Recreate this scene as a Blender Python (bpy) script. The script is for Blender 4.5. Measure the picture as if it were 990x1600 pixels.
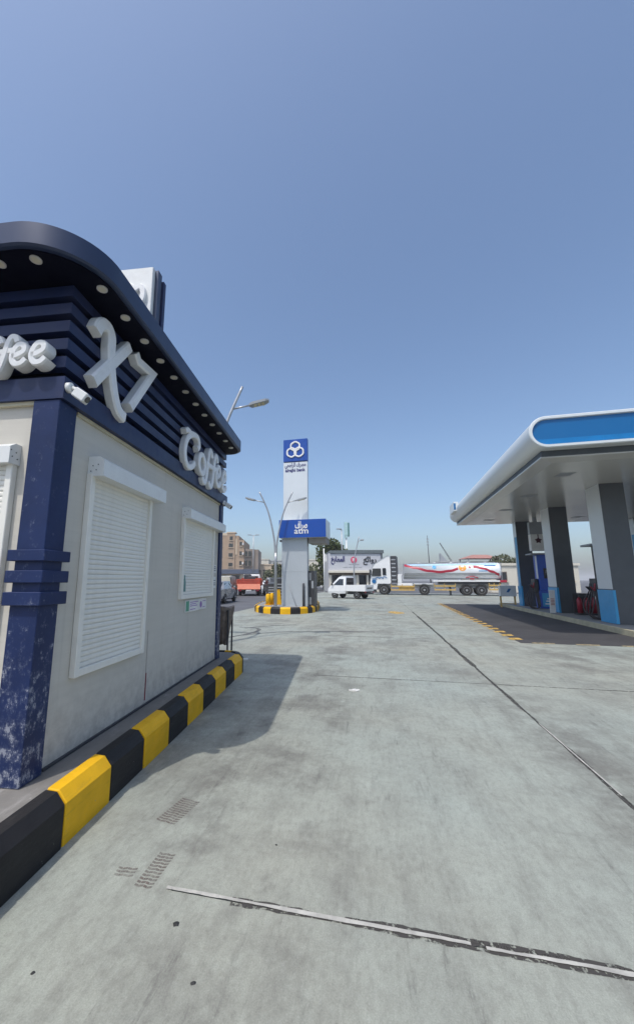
import bpy, bmesh, math, random
from mathutils import Vector, Matrix

R = math.radians
sc = bpy.context.scene
for o in list(bpy.data.objects):
    bpy.data.objects.remove(o)
rnd = random.Random(11)

# ------------------------------------------------------------------ camera
CAM_H, F_PX, PITCH = 1.55, 610.0, math.atan(106 / 610.0)
cd = bpy.data.cameras.new("camera")
cam = bpy.data.objects.new("camera", cd)
sc.collection.objects.link(cam)
cd.sensor_fit = 'VERTICAL'
cd.sensor_height = 24.0
cd.lens = 24.0 * F_PX / 1600.0
cd.shift_x = 45.0 / 1600.0
cd.clip_start, cd.clip_end = 0.05, 6000
cam.location = (0, 0, CAM_H)
cam.rotation_euler = (math.pi / 2 + PITCH, 0, 0)
sc.camera = cam

# ------------------------------------------------------------------ light
SUN_AZ, SUN_EL = 213.6, 62.6          # clockwise from +Y, degrees
w = bpy.data.worlds.new("World")
sc.world = w
w.use_nodes = True
wn = w.node_tree
sky = wn.nodes.new("ShaderNodeTexSky")
sky.sky_type = 'NISHITA'
sky.sun_disc = False
sky.sun_elevation = R(SUN_EL)
sky.sun_rotation = R(SUN_AZ)
sky.altitude = 0
sky.air_density = 1.0
sky.dust_density = 3.0
sky.ozone_density = 4.5
bg = wn.nodes["Background"]
tint = wn.nodes.new("ShaderNodeMix")
tint.data_type = 'RGBA'
tint.blend_type = 'MULTIPLY'
tint.inputs[0].default_value = 1.0
tint.inputs[7].default_value = (0.955, 0.955, 0.925, 1)      # dusty Gulf sky
wn.links.new(sky.outputs[0], tint.inputs[6])
wn.links.new(tint.outputs[2], bg.inputs[0])
bg.inputs[1].default_value = 0.15
sd = bpy.data.lights.new("sun", 'SUN')
sd.energy = 2.0
sd.angle = R(0.53)
sd.color = (1.0, 0.955, 0.89)
sun = bpy.data.objects.new("sun", sd)
sc.collection.objects.link(sun)
tosun = Vector((math.sin(R(SUN_AZ)) * math.cos(R(SUN_EL)), math.cos(R(SUN_AZ)) * math.cos(R(SUN_EL)), math.sin(R(SUN_EL))))
sun.rotation_euler = tosun.to_track_quat('Z', 'Y').to_euler()
sun.location = tosun * 60
sc.view_settings.view_transform = 'Standard'
sc.view_settings.look = 'None'
sc.view_settings.exposure = 0.48
sc.view_settings.gamma = 1.0

# ------------------------------------------------------------------ materials
def new_mat(name):
    m = bpy.data.materials.new(name)
    m.use_nodes = True
    return m, m.node_tree, m.node_tree.nodes["Principled BSDF"]

def N(nt, typ, **kw):
    n = nt.nodes.new(typ)
    for k, v in kw.items():
        setattr(n, k, v)
    return n

def noise(nt, vec, scale, detail=4.0, rough=0.55):
    n = N(nt, "ShaderNodeTexNoise")
    n.inputs["Scale"].default_value = scale
    n.inputs["Detail"].default_value = detail
    n.inputs["Roughness"].default_value = rough
    nt.links.new(vec, n.inputs["Vector"])
    return n.outputs["Fac"]

def ramp(nt, fac, stops):
    r = N(nt, "ShaderNodeValToRGB")
    e = r.color_ramp.elements
    while len(e) < len(stops):
        e.new(0.5)
    for el, (p, c) in zip(e, stops):
        el.position = p
        el.color = c if len(c) == 4 else (*c, 1)
    nt.links.new(fac, r.inputs[0])
    return r.outputs[0]

def g(v):
    return (v, v, v, 1)

def mix(nt, fac, a, b, mode='MIX'):
    m = N(nt, "ShaderNodeMix", data_type='RGBA', blend_type=mode)
    for sock, val in ((m.inputs[0], fac), (m.inputs[6], a), (m.inputs[7], b)):
        if isinstance(val, (int, float)):
            sock.default_value = val
        elif isinstance(val, tuple):
            sock.default_value = val if len(val) == 4 else (*val, 1)
        else:
            nt.links.new(val, sock)
    return m.outputs[2]

def mathn(nt, op, a, b=None):
    m = N(nt, "ShaderNodeMath", operation=op)
    for i, v in enumerate((a, b)):
        if v is None:
            continue
        if isinstance(v, (int, float)):
            m.inputs[i].default_value = v
        else:
            nt.links.new(v, m.inputs[i])
    return m.outputs[0]

def coords(nt, scale=(1, 1, 1), rot=0.0):
    t = N(nt, "ShaderNodeTexCoord")
    mp = N(nt, "ShaderNodeMapping")
    mp.inputs["Scale"].default_value = scale
    mp.inputs["Rotation"].default_value = (0, 0, rot)
    nt.links.new(t.outputs["Object"], mp.inputs["Vector"])
    return mp.outputs["Vector"]

def bump(nt, bsdf, h, strength, dist=0.01):
    b = N(nt, "ShaderNodeBump")
    b.inputs["Strength"].default_value = strength
    b.inputs["Distance"].default_value = dist
    nt.links.new(h, b.inputs["Height"])
    nt.links.new(b.outputs[0], bsdf.inputs["Normal"])

def pm(name, col, rough=0.5, metal=0.0, var=0.12, scale=3.0, bmp=0.0, bscale=60.0, spec=0.5, dirt=0.0, coat=0.0, rv=0.08):
    """painted / plain surface with uneven tone, faint dirt and fine relief"""
    m, nt, b = new_mat(name)
    v = coords(nt)
    f = noise(nt, v, scale, 6, 0.6)
    c = mix(nt, ramp(nt, f, [(0.3, g(0)), (0.7, g(1))]), tuple(x * (1 - var) for x in col), tuple(min(1, x * (1 + var)) for x in col))
    if dirt:
        f2 = noise(nt, v, scale * 0.6 + 1.3, 8, 0.7)
        c = mix(nt, mathn(nt, 'MULTIPLY', ramp(nt, f2, [(0.5, g(0)), (0.72, g(1))]), dirt), c, (0.16, 0.13, 0.10))
    nt.links.new(c, b.inputs["Base Color"])
    b.inputs["Metallic"].default_value = metal
    b.inputs["Specular IOR Level"].default_value = spec
    b.inputs["Coat Weight"].default_value = coat
    fr = noise(nt, v, scale * 4, 3)
    nt.links.new(ramp(nt, fr, [(0.3, g(max(0.02, rough - rv))), (0.7, g(min(1, rough + rv)))]), b.inputs["Roughness"])
    if bmp:
        bump(nt, b, noise(nt, v, bscale, 3), bmp)
    return m

def concrete_mat(name, base, streak_rot, dark=1.0):
    m, nt, b = new_mat(name)
    v = coords(nt)
    mul = lambda x, y: mathn(nt, 'MULTIPLY', x, y)
    big = noise(nt, v, 0.22, 4, 0.55)
    patch = noise(nt, v, 0.75, 9, 0.72)
    mid = noise(nt, v, 2.6, 10, 0.74)
    fine = noise(nt, coords(nt, (1.0, 0.55, 1.0)), 30.0, 10, 0.80)
    strk = noise(nt, coords(nt, (1.0, 0.22, 1.0), R(4)), 5.5, 9, 0.74)
    grain = noise(nt, v, 150.0, 3, 0.6)
    lane = noise(nt, coords(nt, (0.9, 0.07, 1.0)), 1.0, 2, 0.5)
    scr = noise(nt, coords(nt, (9.0, 1.1, 1.0), R(-6)), 1.6, 9, 0.75)
    scr2 = noise(nt, coords(nt, (1.2, 10.0, 1.0), R(14)), 1.4, 9, 0.75)
    c = mix(nt, ramp(nt, big, [(0.36, g(0)), (0.64, g(1))]), tuple(x * k for x, k in zip(base, (1.02, 0.98, 0.95))), tuple(x * k for x, k in zip(base, (1.05, 1.11, 1.15))))
    # greyer worn areas, concentrated in the wheel lanes
    worn = mul(ramp(nt, patch, [(0.46, g(0)), (0.58, g(1))]), ramp(nt, lane, [(0.40, g(0.2)), (0.60, g(1))]))
    c = mix(nt, mul(worn, 0.66 * dark), c, (0.135, 0.129, 0.116))
    c = mix(nt, mul(ramp(nt, mid, [(0.50, g(0)), (0.70, g(1))]), 0.30), c, (0.15, 0.148, 0.135))
    c = mix(nt, mul(ramp(nt, mid, [(0.30, g(1)), (0.44, g(0))]), 0.40), c, tuple(min(1, x * 1.32) for x in base))
    # tyre scrapes along and across the lane
    c = mix(nt, mul(mul(ramp(nt, scr, [(0.55, g(0)), (0.66, g(1))]), ramp(nt, patch, [(0.42, g(0)), (0.56, g(1))])), 0.55 * dark), c, (0.09, 0.085, 0.08))
    c = mix(nt, mul(mul(ramp(nt, scr2, [(0.58, g(0)), (0.68, g(1))]), ramp(nt, patch, [(0.40, g(0)), (0.60, g(1))])), 0.30 * dark), c, (0.11, 0.105, 0.10))
    # grit and pitting
    c = mix(nt, mul(ramp(nt, strk, [(0.48, g(0)), (0.70, g(1))]), 0.42 * dark), c, (0.14, 0.134, 0.12))
    c = mix(nt, mul(ramp(nt, fine, [(0.49, g(0)), (0.67, g(1))]), 0.34), c, (0.12, 0.108, 0.10))
    c = mix(nt, mul(ramp(nt, fine, [(0.30, g(1)), (0.47, g(0))]), 0.26), c, (0.46, 0.48, 0.44))
    vo = N(nt, "ShaderNodeTexVoronoi")
    vo.inputs["Scale"].default_value = 2.2
    nt.links.new(v, vo.inputs["Vector"])
    lim = N(nt, "ShaderNodeSeparateColor")
    nt.links.new(vo.outputs["Color"], lim.inputs[0])
    rad = mathn(nt, 'SUBTRACT', mul(lim.outputs[0], 0.075), 0.030)
    spot = mathn(nt, 'LESS_THAN', mathn(nt, 'ADD', vo.outputs["Distance"], mul(fine, 0.03)), rad)
    c = mix(nt, mul(spot, 0.72), c, (0.05, 0.047, 0.043))
    c = mix(nt, 0.20, c, ramp(nt, grain, [(0.3, g(0.03)), (0.7, g(0.64))]), 'OVERLAY')
    nt.links.new(c, b.inputs["Base Color"])
    nt.links.new(ramp(nt, mid, [(0.3, g(0.55)), (0.7, g(0.85))]), b.inputs["Roughness"])
    b.inputs["Specular IOR Level"].default_value = 0.25
    bump(nt, b, mathn(nt, 'ADD', mul(grain, 0.35), fine), 0.35, 0.006)
    return m

def kerb_paint(name, col, under):
    m, nt, b = new_mat(name)
    v = coords(nt)
    n1 = noise(nt, v, 5.0, 6, 0.6)
    n2 = noise(nt, v, 34.0, 9, 0.72)
    n3 = noise(nt, coords(nt, (1.0, 0.25, 2.5)), 8.0, 8, 0.75)
    c = mix(nt, ramp(nt, n1, [(0.3, g(0)), (0.7, g(1))]), tuple(x * 0.86 for x in col), tuple(min(1, x * 1.1) for x in col))
    c = mix(nt, mathn(nt, 'MULTIPLY', ramp(nt, n3, [(0.56, g(0)), (0.70, g(1))]), 0.45), c, under)
    c = mix(nt, mathn(nt, 'MULTIPLY', ramp(nt, mathn(nt, 'ADD', mathn(nt, 'MULTIPLY', n2, 0.6), mathn(nt, 'MULTIPLY', n1, 0.4)), [(0.635, g(0)), (0.655, g(1))]), 0.85), c, (0.30, 0.29, 0.27))
    nt.links.new(c, b.inputs["Base Color"])
    nt.links.new(ramp(nt, n3, [(0.3, g(0.42)), (0.7, g(0.7))]), b.inputs["Roughness"])
    b.inputs["Specular IOR Level"].default_value = 0.2
    bump(nt, b, mathn(nt, 'ADD', n2, n1), 0.35, 0.006)
    return m

def board_mat(name, col):
    m, nt, b = new_mat(name)
    v = coords(nt)
    mul = lambda x, y: mathn(nt, 'MULTIPLY', x, y)
    n1 = noise(nt, v, 1.3, 6, 0.6)
    st = noise(nt, coords(nt, (0.5, 0.5, 14.0)), 1.6, 5, 0.65)
    drip = noise(nt, coords(nt, (7.0, 7.0, 0.35)), 1.3, 7, 0.7)
    t = N(nt, "ShaderNodeTexCoord")
    sp = N(nt, "ShaderNodeSeparateXYZ")
    nt.links.new(t.outputs["Object"], sp.inputs[0])
    low = N(nt, "ShaderNodeMapRange")
    low.inputs["From Min"].default_value = 0.55
    low.inputs["From Max"].default_value = 0.0
    nt.links.new(sp.outputs["Z"], low.inputs["Value"])
    c = mix(nt, ramp(nt, n1, [(0.3, g(0)), (0.7, g(1))]), tuple(x * 0.95 for x in col), tuple(x * 1.05 for x in col))
    c = mix(nt, mul(ramp(nt, st, [(0.40, g(0)), (0.62, g(1))]), 0.16), c, tuple(x * 0.72 for x in col))
    c = mix(nt, mul(ramp(nt, drip, [(0.55, g(0)), (0.72, g(1))]), 0.22), c, (0.26, 0.235, 0.195))
    c = mix(nt, mul(mul(low.outputs[0], ramp(nt, noise(nt, v, 9.0, 8, 0.7), [(0.40, g(0)), (0.62, g(1))])), 0.45), c, (0.22, 0.19, 0.16))
    nt.links.new(c, b.inputs["Base Color"])
    b.inputs["Roughness"].default_value = 0.7
    b.inputs["Specular IOR Level"].default_value = 0.3
    bump(nt, b, mathn(nt, 'ADD', st, mul(noise(nt, v, 60, 3), 0.4)), 0.22, 0.004)
    return m

def worn_blue(name, col, wear_top):
    m, nt, b = new_mat(name)
    v = coords(nt)
    t = N(nt, "ShaderNodeTexCoord")
    sp = N(nt, "ShaderNodeSeparateXYZ")
    nt.links.new(t.outputs["Object"], sp.inputs[0])
    mp = N(nt, "ShaderNodeMapRange")
    mp.inputs["From Min"].default_value = wear_top
    mp.inputs["From Max"].default_value = 0.2
    nt.links.new(sp.outputs["Z"], mp.inputs["Value"])
    base = mix(nt, ramp(nt, noise(nt, v, 3.5, 6), [(0.3, g(0)), (0.7, g(1))]), tuple(x * 0.85 for x in col), tuple(x * 1.2 for x in col))
    n1 = noise(nt, v, 13.0, 10, 0.76)
    n2 = noise(nt, coords(nt, (1, 1, 0.3)), 60.0, 6, 0.75)
    s = mathn(nt, 'ADD', mathn(nt, 'MULTIPLY', n1, 0.7), mathn(nt, 'MULTIPLY', n2, 0.3))
    s = mathn(nt, 'ADD', s, mathn(nt, 'MULTIPLY', mp.outputs[0], 0.095))
    chips = ramp(nt, s, [(0.625, g(0)), (0.65, g(1))])
    haze = ramp(nt, s, [(0.56, g(0)), (0.66, g(1))])
    c = mix(nt, mathn(nt, 'MULTIPLY', haze, 0.22), base, (0.33, 0.36, 0.45))
    c = mix(nt, mathn(nt, 'MULTIPLY', chips, 0.52), c, (0.42, 0.43, 0.46))
    nt.links.new(c, b.inputs["Base Color"])
    nt.links.new(ramp(nt, n1, [(0.3, g(0.32)), (0.7, g(0.6))]), b.inputs["Roughness"])
    b.inputs['Specular IOR Level'].default_value = 0.3
    bump(nt, b, s, 0.25, 0.004)
    return m

def ragged(name, col, thr, scale, rough=0.85, soft=0.06):
    """a stain: colour with an alpha edge broken up by noise"""
    m, nt, b = new_mat(name)
    v = coords(nt)
    n1 = noise(nt, v, scale, 7, 0.7)
    nt.links.new(ramp(nt, n1, [(thr - soft, g(0)), (thr + soft, g(1))]), b.inputs["Alpha"])
    b.inputs["Base Color"].default_value = (*col, 1)
    b.inputs["Roughness"].default_value = rough
    return m

M = {}
M['concrete'] = concrete_mat('forecourt_concrete', (0.318, 0.336, 0.292), 0)
M['apron'] = kerb_paint('apron_cement', (0.19, 0.18, 0.165), (0.42, 0.40, 0.38))
M['asphalt'] = pm('asphalt', (0.115, 0.118, 0.128), 0.85, var=0.22, scale=0.5, bmp=0.5, bscale=90, spec=0.25)
M['asphalt_dark'] = pm('fresh_asphalt', (0.056, 0.054, 0.056), 0.8, var=0.25, scale=0.8, bmp=0.5, bscale=120, spec=0.3)
M['joint_dark'] = ragged('joint_tar', (0.05, 0.046, 0.042), 0.46, 30.0, soft=0.05)
M['joint_fill'] = pm('joint_filler', (0.40, 0.39, 0.355), 0.85, var=0.3, scale=9, bmp=0.4)
M['joint_deep'] = pm('joint_bottom', (0.05, 0.048, 0.045), 0.9)  # dark bottom of the slab joints
M['rubber_mark'] = ragged('rubber_mark', (0.10, 0.10, 0.105), 0.47, 5.0, soft=0.16)
M['tread'] = ragged('tread_dirt', (0.165, 0.135, 0.118), 0.50, 11.0, soft=0.24)
M['gum'] = pm('black_gum', (0.02, 0.02, 0.02), 0.7)
M['yellow'] = kerb_paint('kerb_yellow', (0.76, 0.42, 0.012), (0.30, 0.19, 0.05))
M['black'] = kerb_paint('kerb_black', (0.022, 0.021, 0.022), (0.075, 0.07, 0.063))
M['yellow_mark'] = ragged('yellow_mark', (0.56, 0.36, 0.09), 0.45, 9.0, soft=0.10)
M['beige_mark'] = ragged('beige_mark', (0.40, 0.33, 0.19), 0.47, 7.0, soft=0.14)
M['wall'] = board_mat('cream_board', (0.57, 0.54, 0.475))
M['white'] = pm('white_coated', (0.72, 0.73, 0.71), 0.42, var=0.05, scale=3, dirt=0.12)
M['white_dirty'] = pm('shutter_white', (0.78, 0.76, 0.69), 0.45, var=0.05, scale=2.2, dirt=0.14)
M['letter'] = pm('letter_white', (0.76, 0.76, 0.745), 0.4, var=0.05, scale=5, dirt=0.18)
M['navy'] = worn_blue('navy_cladding', (0.012, 0.024, 0.082), 1.45)
M['navy_slat'] = pm('navy_slat', (0.013, 0.023, 0.074), 0.42, var=0.15, scale=2, dirt=0.12, spec=0.35)
M['navy_deep'] = pm('navy_backing', (0.003, 0.004, 0.010), 0.8, spec=0.1)
M['roof_edge'] = pm('roof_edge_metal', (0.026, 0.041, 0.088), 0.38, metal=0.22, var=0.12, scale=1.5, rv=0.04)
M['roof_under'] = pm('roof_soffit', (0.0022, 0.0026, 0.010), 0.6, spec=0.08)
M['lamp_glass'] = pm('lamp_lens', (0.62, 0.58, 0.46), 0.35)
M['lamp_ring'] = pm('lamp_ring', (0.60, 0.58, 0.55), 0.35, metal=0.3)
M['steel'] = pm('galvanised', (0.42, 0.43, 0.44), 0.42, metal=0.7, var=0.12, scale=6)
M['grey_metal'] = pm('grey_paint', (0.30, 0.32, 0.34), 0.45, var=0.08)
M['dark_metal'] = pm('dark_metal', (0.04, 0.042, 0.048), 0.45)
M['rubber'] = pm('tyre_rubber', (0.022, 0.021, 0.021), 0.8, var=0.25, scale=8)
M['glass'] = pm('dark_glass', (0.018, 0.022, 0.026), 0.06, var=0.1, spec=0.9)
M['car_white'] = pm('car_white', (0.74, 0.75, 0.75), 0.3, var=0.03, coat=0.4, dirt=0.1)
M['car_silver'] = pm('car_silver', (0.30, 0.31, 0.32), 0.3, metal=0.4, coat=0.4)
M['car_grey'] = pm('car_grey', (0.13, 0.14, 0.15), 0.3, metal=0.3, coat=0.4)
M['car_beige'] = pm('car_beige', (0.50, 0.47, 0.38), 0.4, dirt=0.2)
M['red'] = pm('red_paint', (0.42, 0.05, 0.025), 0.5, var=0.2, scale=3, dirt=0.3)
M['red_light'] = pm('red_faded', (0.62, 0.19, 0.11), 0.55, var=0.12, scale=3, dirt=0.25)
M['stripe_red'] = pm('stripe_red', (0.36, 0.012, 0.035), 0.4)
M['orange'] = pm('orange_print', (0.80, 0.32, 0.04), 0.4)
M['yellow_rail'] = pm('yellow_rail', (0.55, 0.36, 0.10), 0.55, dirt=0.35)
M['tank'] = pm('tank_silver', (0.74, 0.765, 0.785), 0.32, metal=0.12, var=0.03, scale=0.6, rv=0.03)
M['blue_sign'] = pm('bank_blue', (0.004, 0.062, 0.33), 0.35, var=0.05, scale=1)
M['blue_text'] = pm('print_navy', (0.02, 0.02, 0.13), 0.5)
M['blue_bright'] = pm('fuel_blue', (0.0, 0.115, 0.32), 0.32, var=0.03, scale=0.5, rv=0.02)
M['blue_light'] = pm('light_blue', (0.04, 0.30, 0.56), 0.4, var=0.06)
M['blue_pump'] = pm('pump_blue', (0.006, 0.08, 0.46), 0.3, var=0.05, rv=0.03)
M['cladding'] = pm('silver_white_cladding', (0.62, 0.655, 0.67), 0.36, metal=0.15, var=0.05, scale=0.8, rv=0.02)
M['grey_clad'] = pm('grey_cladding', (0.42, 0.455, 0.48), 0.4, metal=0.2, var=0.05, scale=0.8, rv=0.02)
M['canopy'] = pm('canopy_white', (0.64, 0.67, 0.67), 0.33, metal=0.1, var=0.02, scale=0.3, rv=0.015)
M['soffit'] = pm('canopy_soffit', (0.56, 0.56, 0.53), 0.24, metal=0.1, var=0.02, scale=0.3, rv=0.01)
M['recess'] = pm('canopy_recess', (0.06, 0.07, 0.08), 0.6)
M['col_dark'] = pm('column_charcoal', (0.075, 0.083, 0.092), 0.4, var=0.08)
M['island'] = pm('island_concrete', (0.24, 0.24, 0.235), 0.8, var=0.15, scale=2, bmp=0.4, dirt=0.3)
M['teal'] = pm('teal_panel', (0.42, 0.62, 0.62), 0.5)
M['teal_dark'] = pm('teal_dark', (0.10, 0.24, 0.23), 0.5)
M['tan'] = pm('tan_render', (0.40, 0.29, 0.20), 0.85, var=0.08, scale=0.5, bmp=0.2, bscale=5)
M['tan_light'] = pm('pale_render', (0.62, 0.50, 0.36), 0.85, var=0.06, scale=0.5)
M['tan_dark'] = pm('dark_render', (0.27, 0.22, 0.18), 0.85, var=0.08, scale=0.5)
M['cream'] = pm('cream_render', (0.66, 0.62, 0.52), 0.85, var=0.05, scale=0.5, dirt=0.1)
M['pale_grey'] = pm('pale_render_grey', (0.46, 0.46, 0.45), 0.85, var=0.08, scale=0.3)
M['shop_board'] = pm('sign_board', (0.50, 0.51, 0.54), 0.55, var=0.04)
M['awning'] = pm('awning_slate', (0.085, 0.105, 0.15), 0.7)
M['pink'] = pm('pink_print', (0.62, 0.06, 0.14), 0.5)
M['bark'] = pm('bark', (0.12, 0.085, 0.055), 0.9, var=0.3, scale=6, bmp=0.5)
M['cloth'] = pm('brown_cloth', (0.19, 0.15, 0.12), 0.9, var=0.35, scale=9, bmp=0.4, bscale=40)
M['hose'] = pm('hose_rubber', (0.045, 0.035, 0.035), 0.5)
M['wine'] = pm('extinguisher_red', (0.30, 0.012, 0.03), 0.35)
M['paper'] = pm('paper', (0.70, 0.69, 0.66), 0.7)
M['green_print'] = pm('green_print', (0.10, 0.33, 0.22), 0.6)
M['purple_print'] = pm('purple_print', (0.30, 0.16, 0.42), 0.6)

def leaf_mat(name, a, b_):
    m, nt, b = new_mat(name)
    gi = N(nt, "ShaderNodeNewGeometry")
    c = mix(nt, gi.outputs["Random Per Island"], a, b_)
    nt.links.new(c, b.inputs["Base Color"])
    b.inputs["Roughness"].default_value = 0.6
    b.inputs["Specular IOR Level"].default_value = 0.2
    return m
M['leaf'] = leaf_mat('leaf_green', (0.035, 0.058, 0.018), (0.115, 0.135, 0.045))
M['leaf_dusty'] = leaf_mat('leaf_dusty', (0.075, 0.09, 0.05), (0.16, 0.165, 0.10))

# ------------------------------------------------------------------ frames and scene objects
class Frame:
    def __init__(s, az):          # x' = to the right of a line running az degrees clockwise from +Y, y' = along it
        s.a = R(az)
        s.m = Matrix.Rotation(-s.a, 4, 'Z')
WORLD = Frame(0)
KF = Frame(7.18)                   # kiosk
GF = Frame(14.2)                   # canopy, cash machine
SF = Frame(12.5)                   # concrete slabs

ORG = {}
def link(o):
    sc.collection.objects.link(o)
    return o

def tag(o, label=None, cat=None, group=None, kind=None):
    if label: o['label'] = label
    if cat: o['category'] = cat
    if group: o['group'] = group
    if kind: o['kind'] = kind
    return o

def thing(name, label, cat, frame=WORLD, at=(0, 0, 0), rot=None, group=None, kind=None):
    """Empty at the base. rot None: children use frame coordinates; rot given: children use local coordinates."""
    o = link(bpy.data.objects.new(name, None))
    o.empty_display_size = 0.2
    o.location = frame.m @ Vector(at)
    o.rotation_euler = (0, 0, -frame.a + (rot or 0))
    ORG[o.name] = Vector(at) if rot is None else Vector((0, 0, 0))
    return tag(o, label, cat, group, kind)

class MB:
    def __init__(s):
        s.bm = bmesh.new()
        s.mi = 0
    def _f(s, vs, smooth=False):
        try:
            f = s.bm.faces.new(vs)
        except ValueError:
            return None
        f.material_index = s.mi
        f.smooth = smooth
        return f
    def mat(s, i):
        s.mi = i
        return s
    def box(s, x0, x1, y0, y1, z0, z1, bev=0.0, seg=1, rot=None):
        r = bmesh.ops.create_cube(s.bm, size=1.0)
        vs = r['verts']
        for v in vs:
            v.co = Vector(((x0 + x1) / 2 + v.co.x * (x1 - x0), (y0 + y1) / 2 + v.co.y * (y1 - y0), (z0 + z1) / 2 + v.co.z * (z1 - z0)))
        if rot:
            c = Vector(((x0 + x1) / 2, (y0 + y1) / 2, (z0 + z1) / 2))
            bmesh.ops.rotate(s.bm, cent=c, matrix=rot, verts=vs)
        fs = set(f for v in vs for f in v.link_faces)
        for f in fs:
            f.material_index = s.mi
        if bev:
            es = list(set(e for v in vs for e in v.link_edges))
            r = bmesh.ops.bevel(s.bm, geom=es, offset=bev, segments=seg, affect='EDGES', profile=0.5)
            for f in r['faces']:
                f.material_index = s.mi
        return s
    def prism(s, poly, fn, t0, t1, caps=True, smooth=False):
        """poly 2D, fn(u, v, t) -> 3D"""
        a = [s.bm.verts.new(fn(u, v, t0)) for u, v in poly]
        b = [s.bm.verts.new(fn(u, v, t1)) for u, v in poly]
        n = len(poly)
        for i in range(n):
            s._f([a[i], a[(i + 1) % n], b[(i + 1) % n], b[i]], smooth)
        if caps:
            s._f(a[::-1])
            s._f(b)
        return s
    def tube(s, pts, r, seg=8, smooth=True):
        pts = [Vector(p) for p in pts]
        n = len(pts)
        rs = r if isinstance(r, (list, tuple)) else [r] * n
        rings = []
        up = Vector((0, 0, 1))
        prev = None
        for i, p in enumerate(pts):
            t = (pts[min(i + 1, n - 1)] - pts[max(i - 1, 0)]).normalized()
            if prev is None:
                q = up if abs(t.z) < 0.9 else Vector((1, 0, 0))
                a = t.cross(q).normalized()
            else:
                a = (prev - t * prev.dot(t)).normalized()
            prev = a
            b = t.cross(a)
            rings.append([s.bm.verts.new(p + (a * math.cos(k * 2 * math.pi / seg) + b * math.sin(k * 2 * math.pi / seg)) * rs[i]) for k in range(seg)])
        for i in range(n - 1):
            for k in range(seg):
                s._f([rings[i][k], rings[i][(k + 1) % seg], rings[i + 1][(k + 1) % seg], rings[i + 1][k]], smooth)
        s._f(rings[0][::-1])
        s._f(rings[-1])
        return s
    def bar(s, p0, p1, w_, h_=None):
        h_ = h_ or w_
        p0, p1 = Vector(p0), Vector(p1)
        t = (p1 - p0).normalized()
        q = Vector((0, 0, 1)) if abs(t.z) < 0.95 else Vector((0, 1, 0))
        a = t.cross(q).normalized() * w_ / 2
        b = t.cross(a).normalized() * h_ / 2
        A = [s.bm.verts.new(p0 + x) for x in (a + b, a - b, -a - b, -a + b)]
        B = [s.bm.verts.new(p1 + x) for x in (a + b, a - b, -a - b, -a + b)]
        for i in range(4):
            s._f([A[i], A[(i + 1) % 4], B[(i + 1) % 4], B[i]])
        s._f(A[::-1]); s._f(B)
        return s
    def disc(s, c, axis, r, depth, seg=20, r2=None, bev=0):
        c, axis = Vector(c), Vector(axis).normalized()
        return s.tube([c, c + axis * depth], [r, r if r2 is None else r2], seg)
    def quad(s, *pts):
        s._f([s.bm.verts.new(p) for p in pts])
        return s
    def loft(s, rings, smooth=False, caps=True):
        vs = [[s.bm.verts.new(p) for p in ring] for ring in rings]
        n = len(vs[0])
        for a, b in zip(vs, vs[1:]):
            for i in range(n):
                s._f([a[i], a[(i + 1) % n], b[(i + 1) % n], b[i]], smooth)
        if caps:
            s._f(vs[0][::-1]); s._f(vs[-1])
        return s
    def sweep(s, path, w_, d_, fn, closed=False, ch=None):
        """letter stroke: flat ribbon of width w_ and depth d_ with chamfered face; fn(u, v, depth)"""
        ch = ch if ch is not None else w_ * 0.14
        prof = [(-w_ / 2, 0), (-w_ / 2, d_ - ch), (-w_ / 2 + ch, d_), (w_ / 2 - ch, d_), (w_ / 2, d_ - ch), (w_ / 2, 0)]
        n = len(path)
        rings = []
        for i in range(n):
            p = Vector(path[i])
            if closed:
                a, b = Vector(path[i - 1]), Vector(path[(i + 1) % n])
            else:
                a, b = Vector(path[max(i - 1, 0)]), Vector(path[min(i + 1, n - 1)])
            d1, d2 = (p - a), (b - p)
            if d1.length < 1e-9: d1 = d2
            if d2.length < 1e-9: d2 = d1
            n1, n2 = Vector((-d1.y, d1.x)).normalized(), Vector((-d2.y, d2.x)).normalized()
            m = (n1 + n2)
            m = m.normalized() / max(0.35, m.normalized().dot(n1)) if m.length > 1e-6 else n1
            rings.append([s.bm.verts.new(fn(p.x + m.x * o, p.y + m.y * o, dd)) for o, dd in prof])
        k = len(prof)
        rng = range(n) if closed else range(n - 1)
        for i in rng:
            A, B = rings[i], rings[(i + 1) % n]
            for j in range(k - 1):
                s._f([A[j], A[j + 1], B[j + 1], B[j]])
        if not closed:
            s._f(rings[0][::-1]); s._f(rings[-1])
        return s
    def out(s, name, mats, parent=None, frame=WORLD, **kw):
        bm = s.bm
        bmesh.ops.recalc_face_normals(bm, faces=bm.faces)
        if parent is not None:
            off = ORG.get(parent.name, Vector((0, 0, 0)))
            if off.length:
                bmesh.ops.translate(bm, vec=-off, verts=bm.verts)
        me = bpy.data.meshes.new(name)
        bm.to_mesh(me)
        bm.free()
        for m in (mats if isinstance(mats, (list, tuple)) else [mats]):
            me.materials.append(m)
        o = link(bpy.data.objects.new(name, me))
        if parent is not None:
            o.parent = parent
            ORG[o.name] = ORG.get(parent.name, Vector((0, 0, 0)))
        else:
            o.rotation_euler = (0, 0, -frame.a)
            ORG[o.name] = Vector((0, 0, 0))
        return tag(o, **kw)

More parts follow.
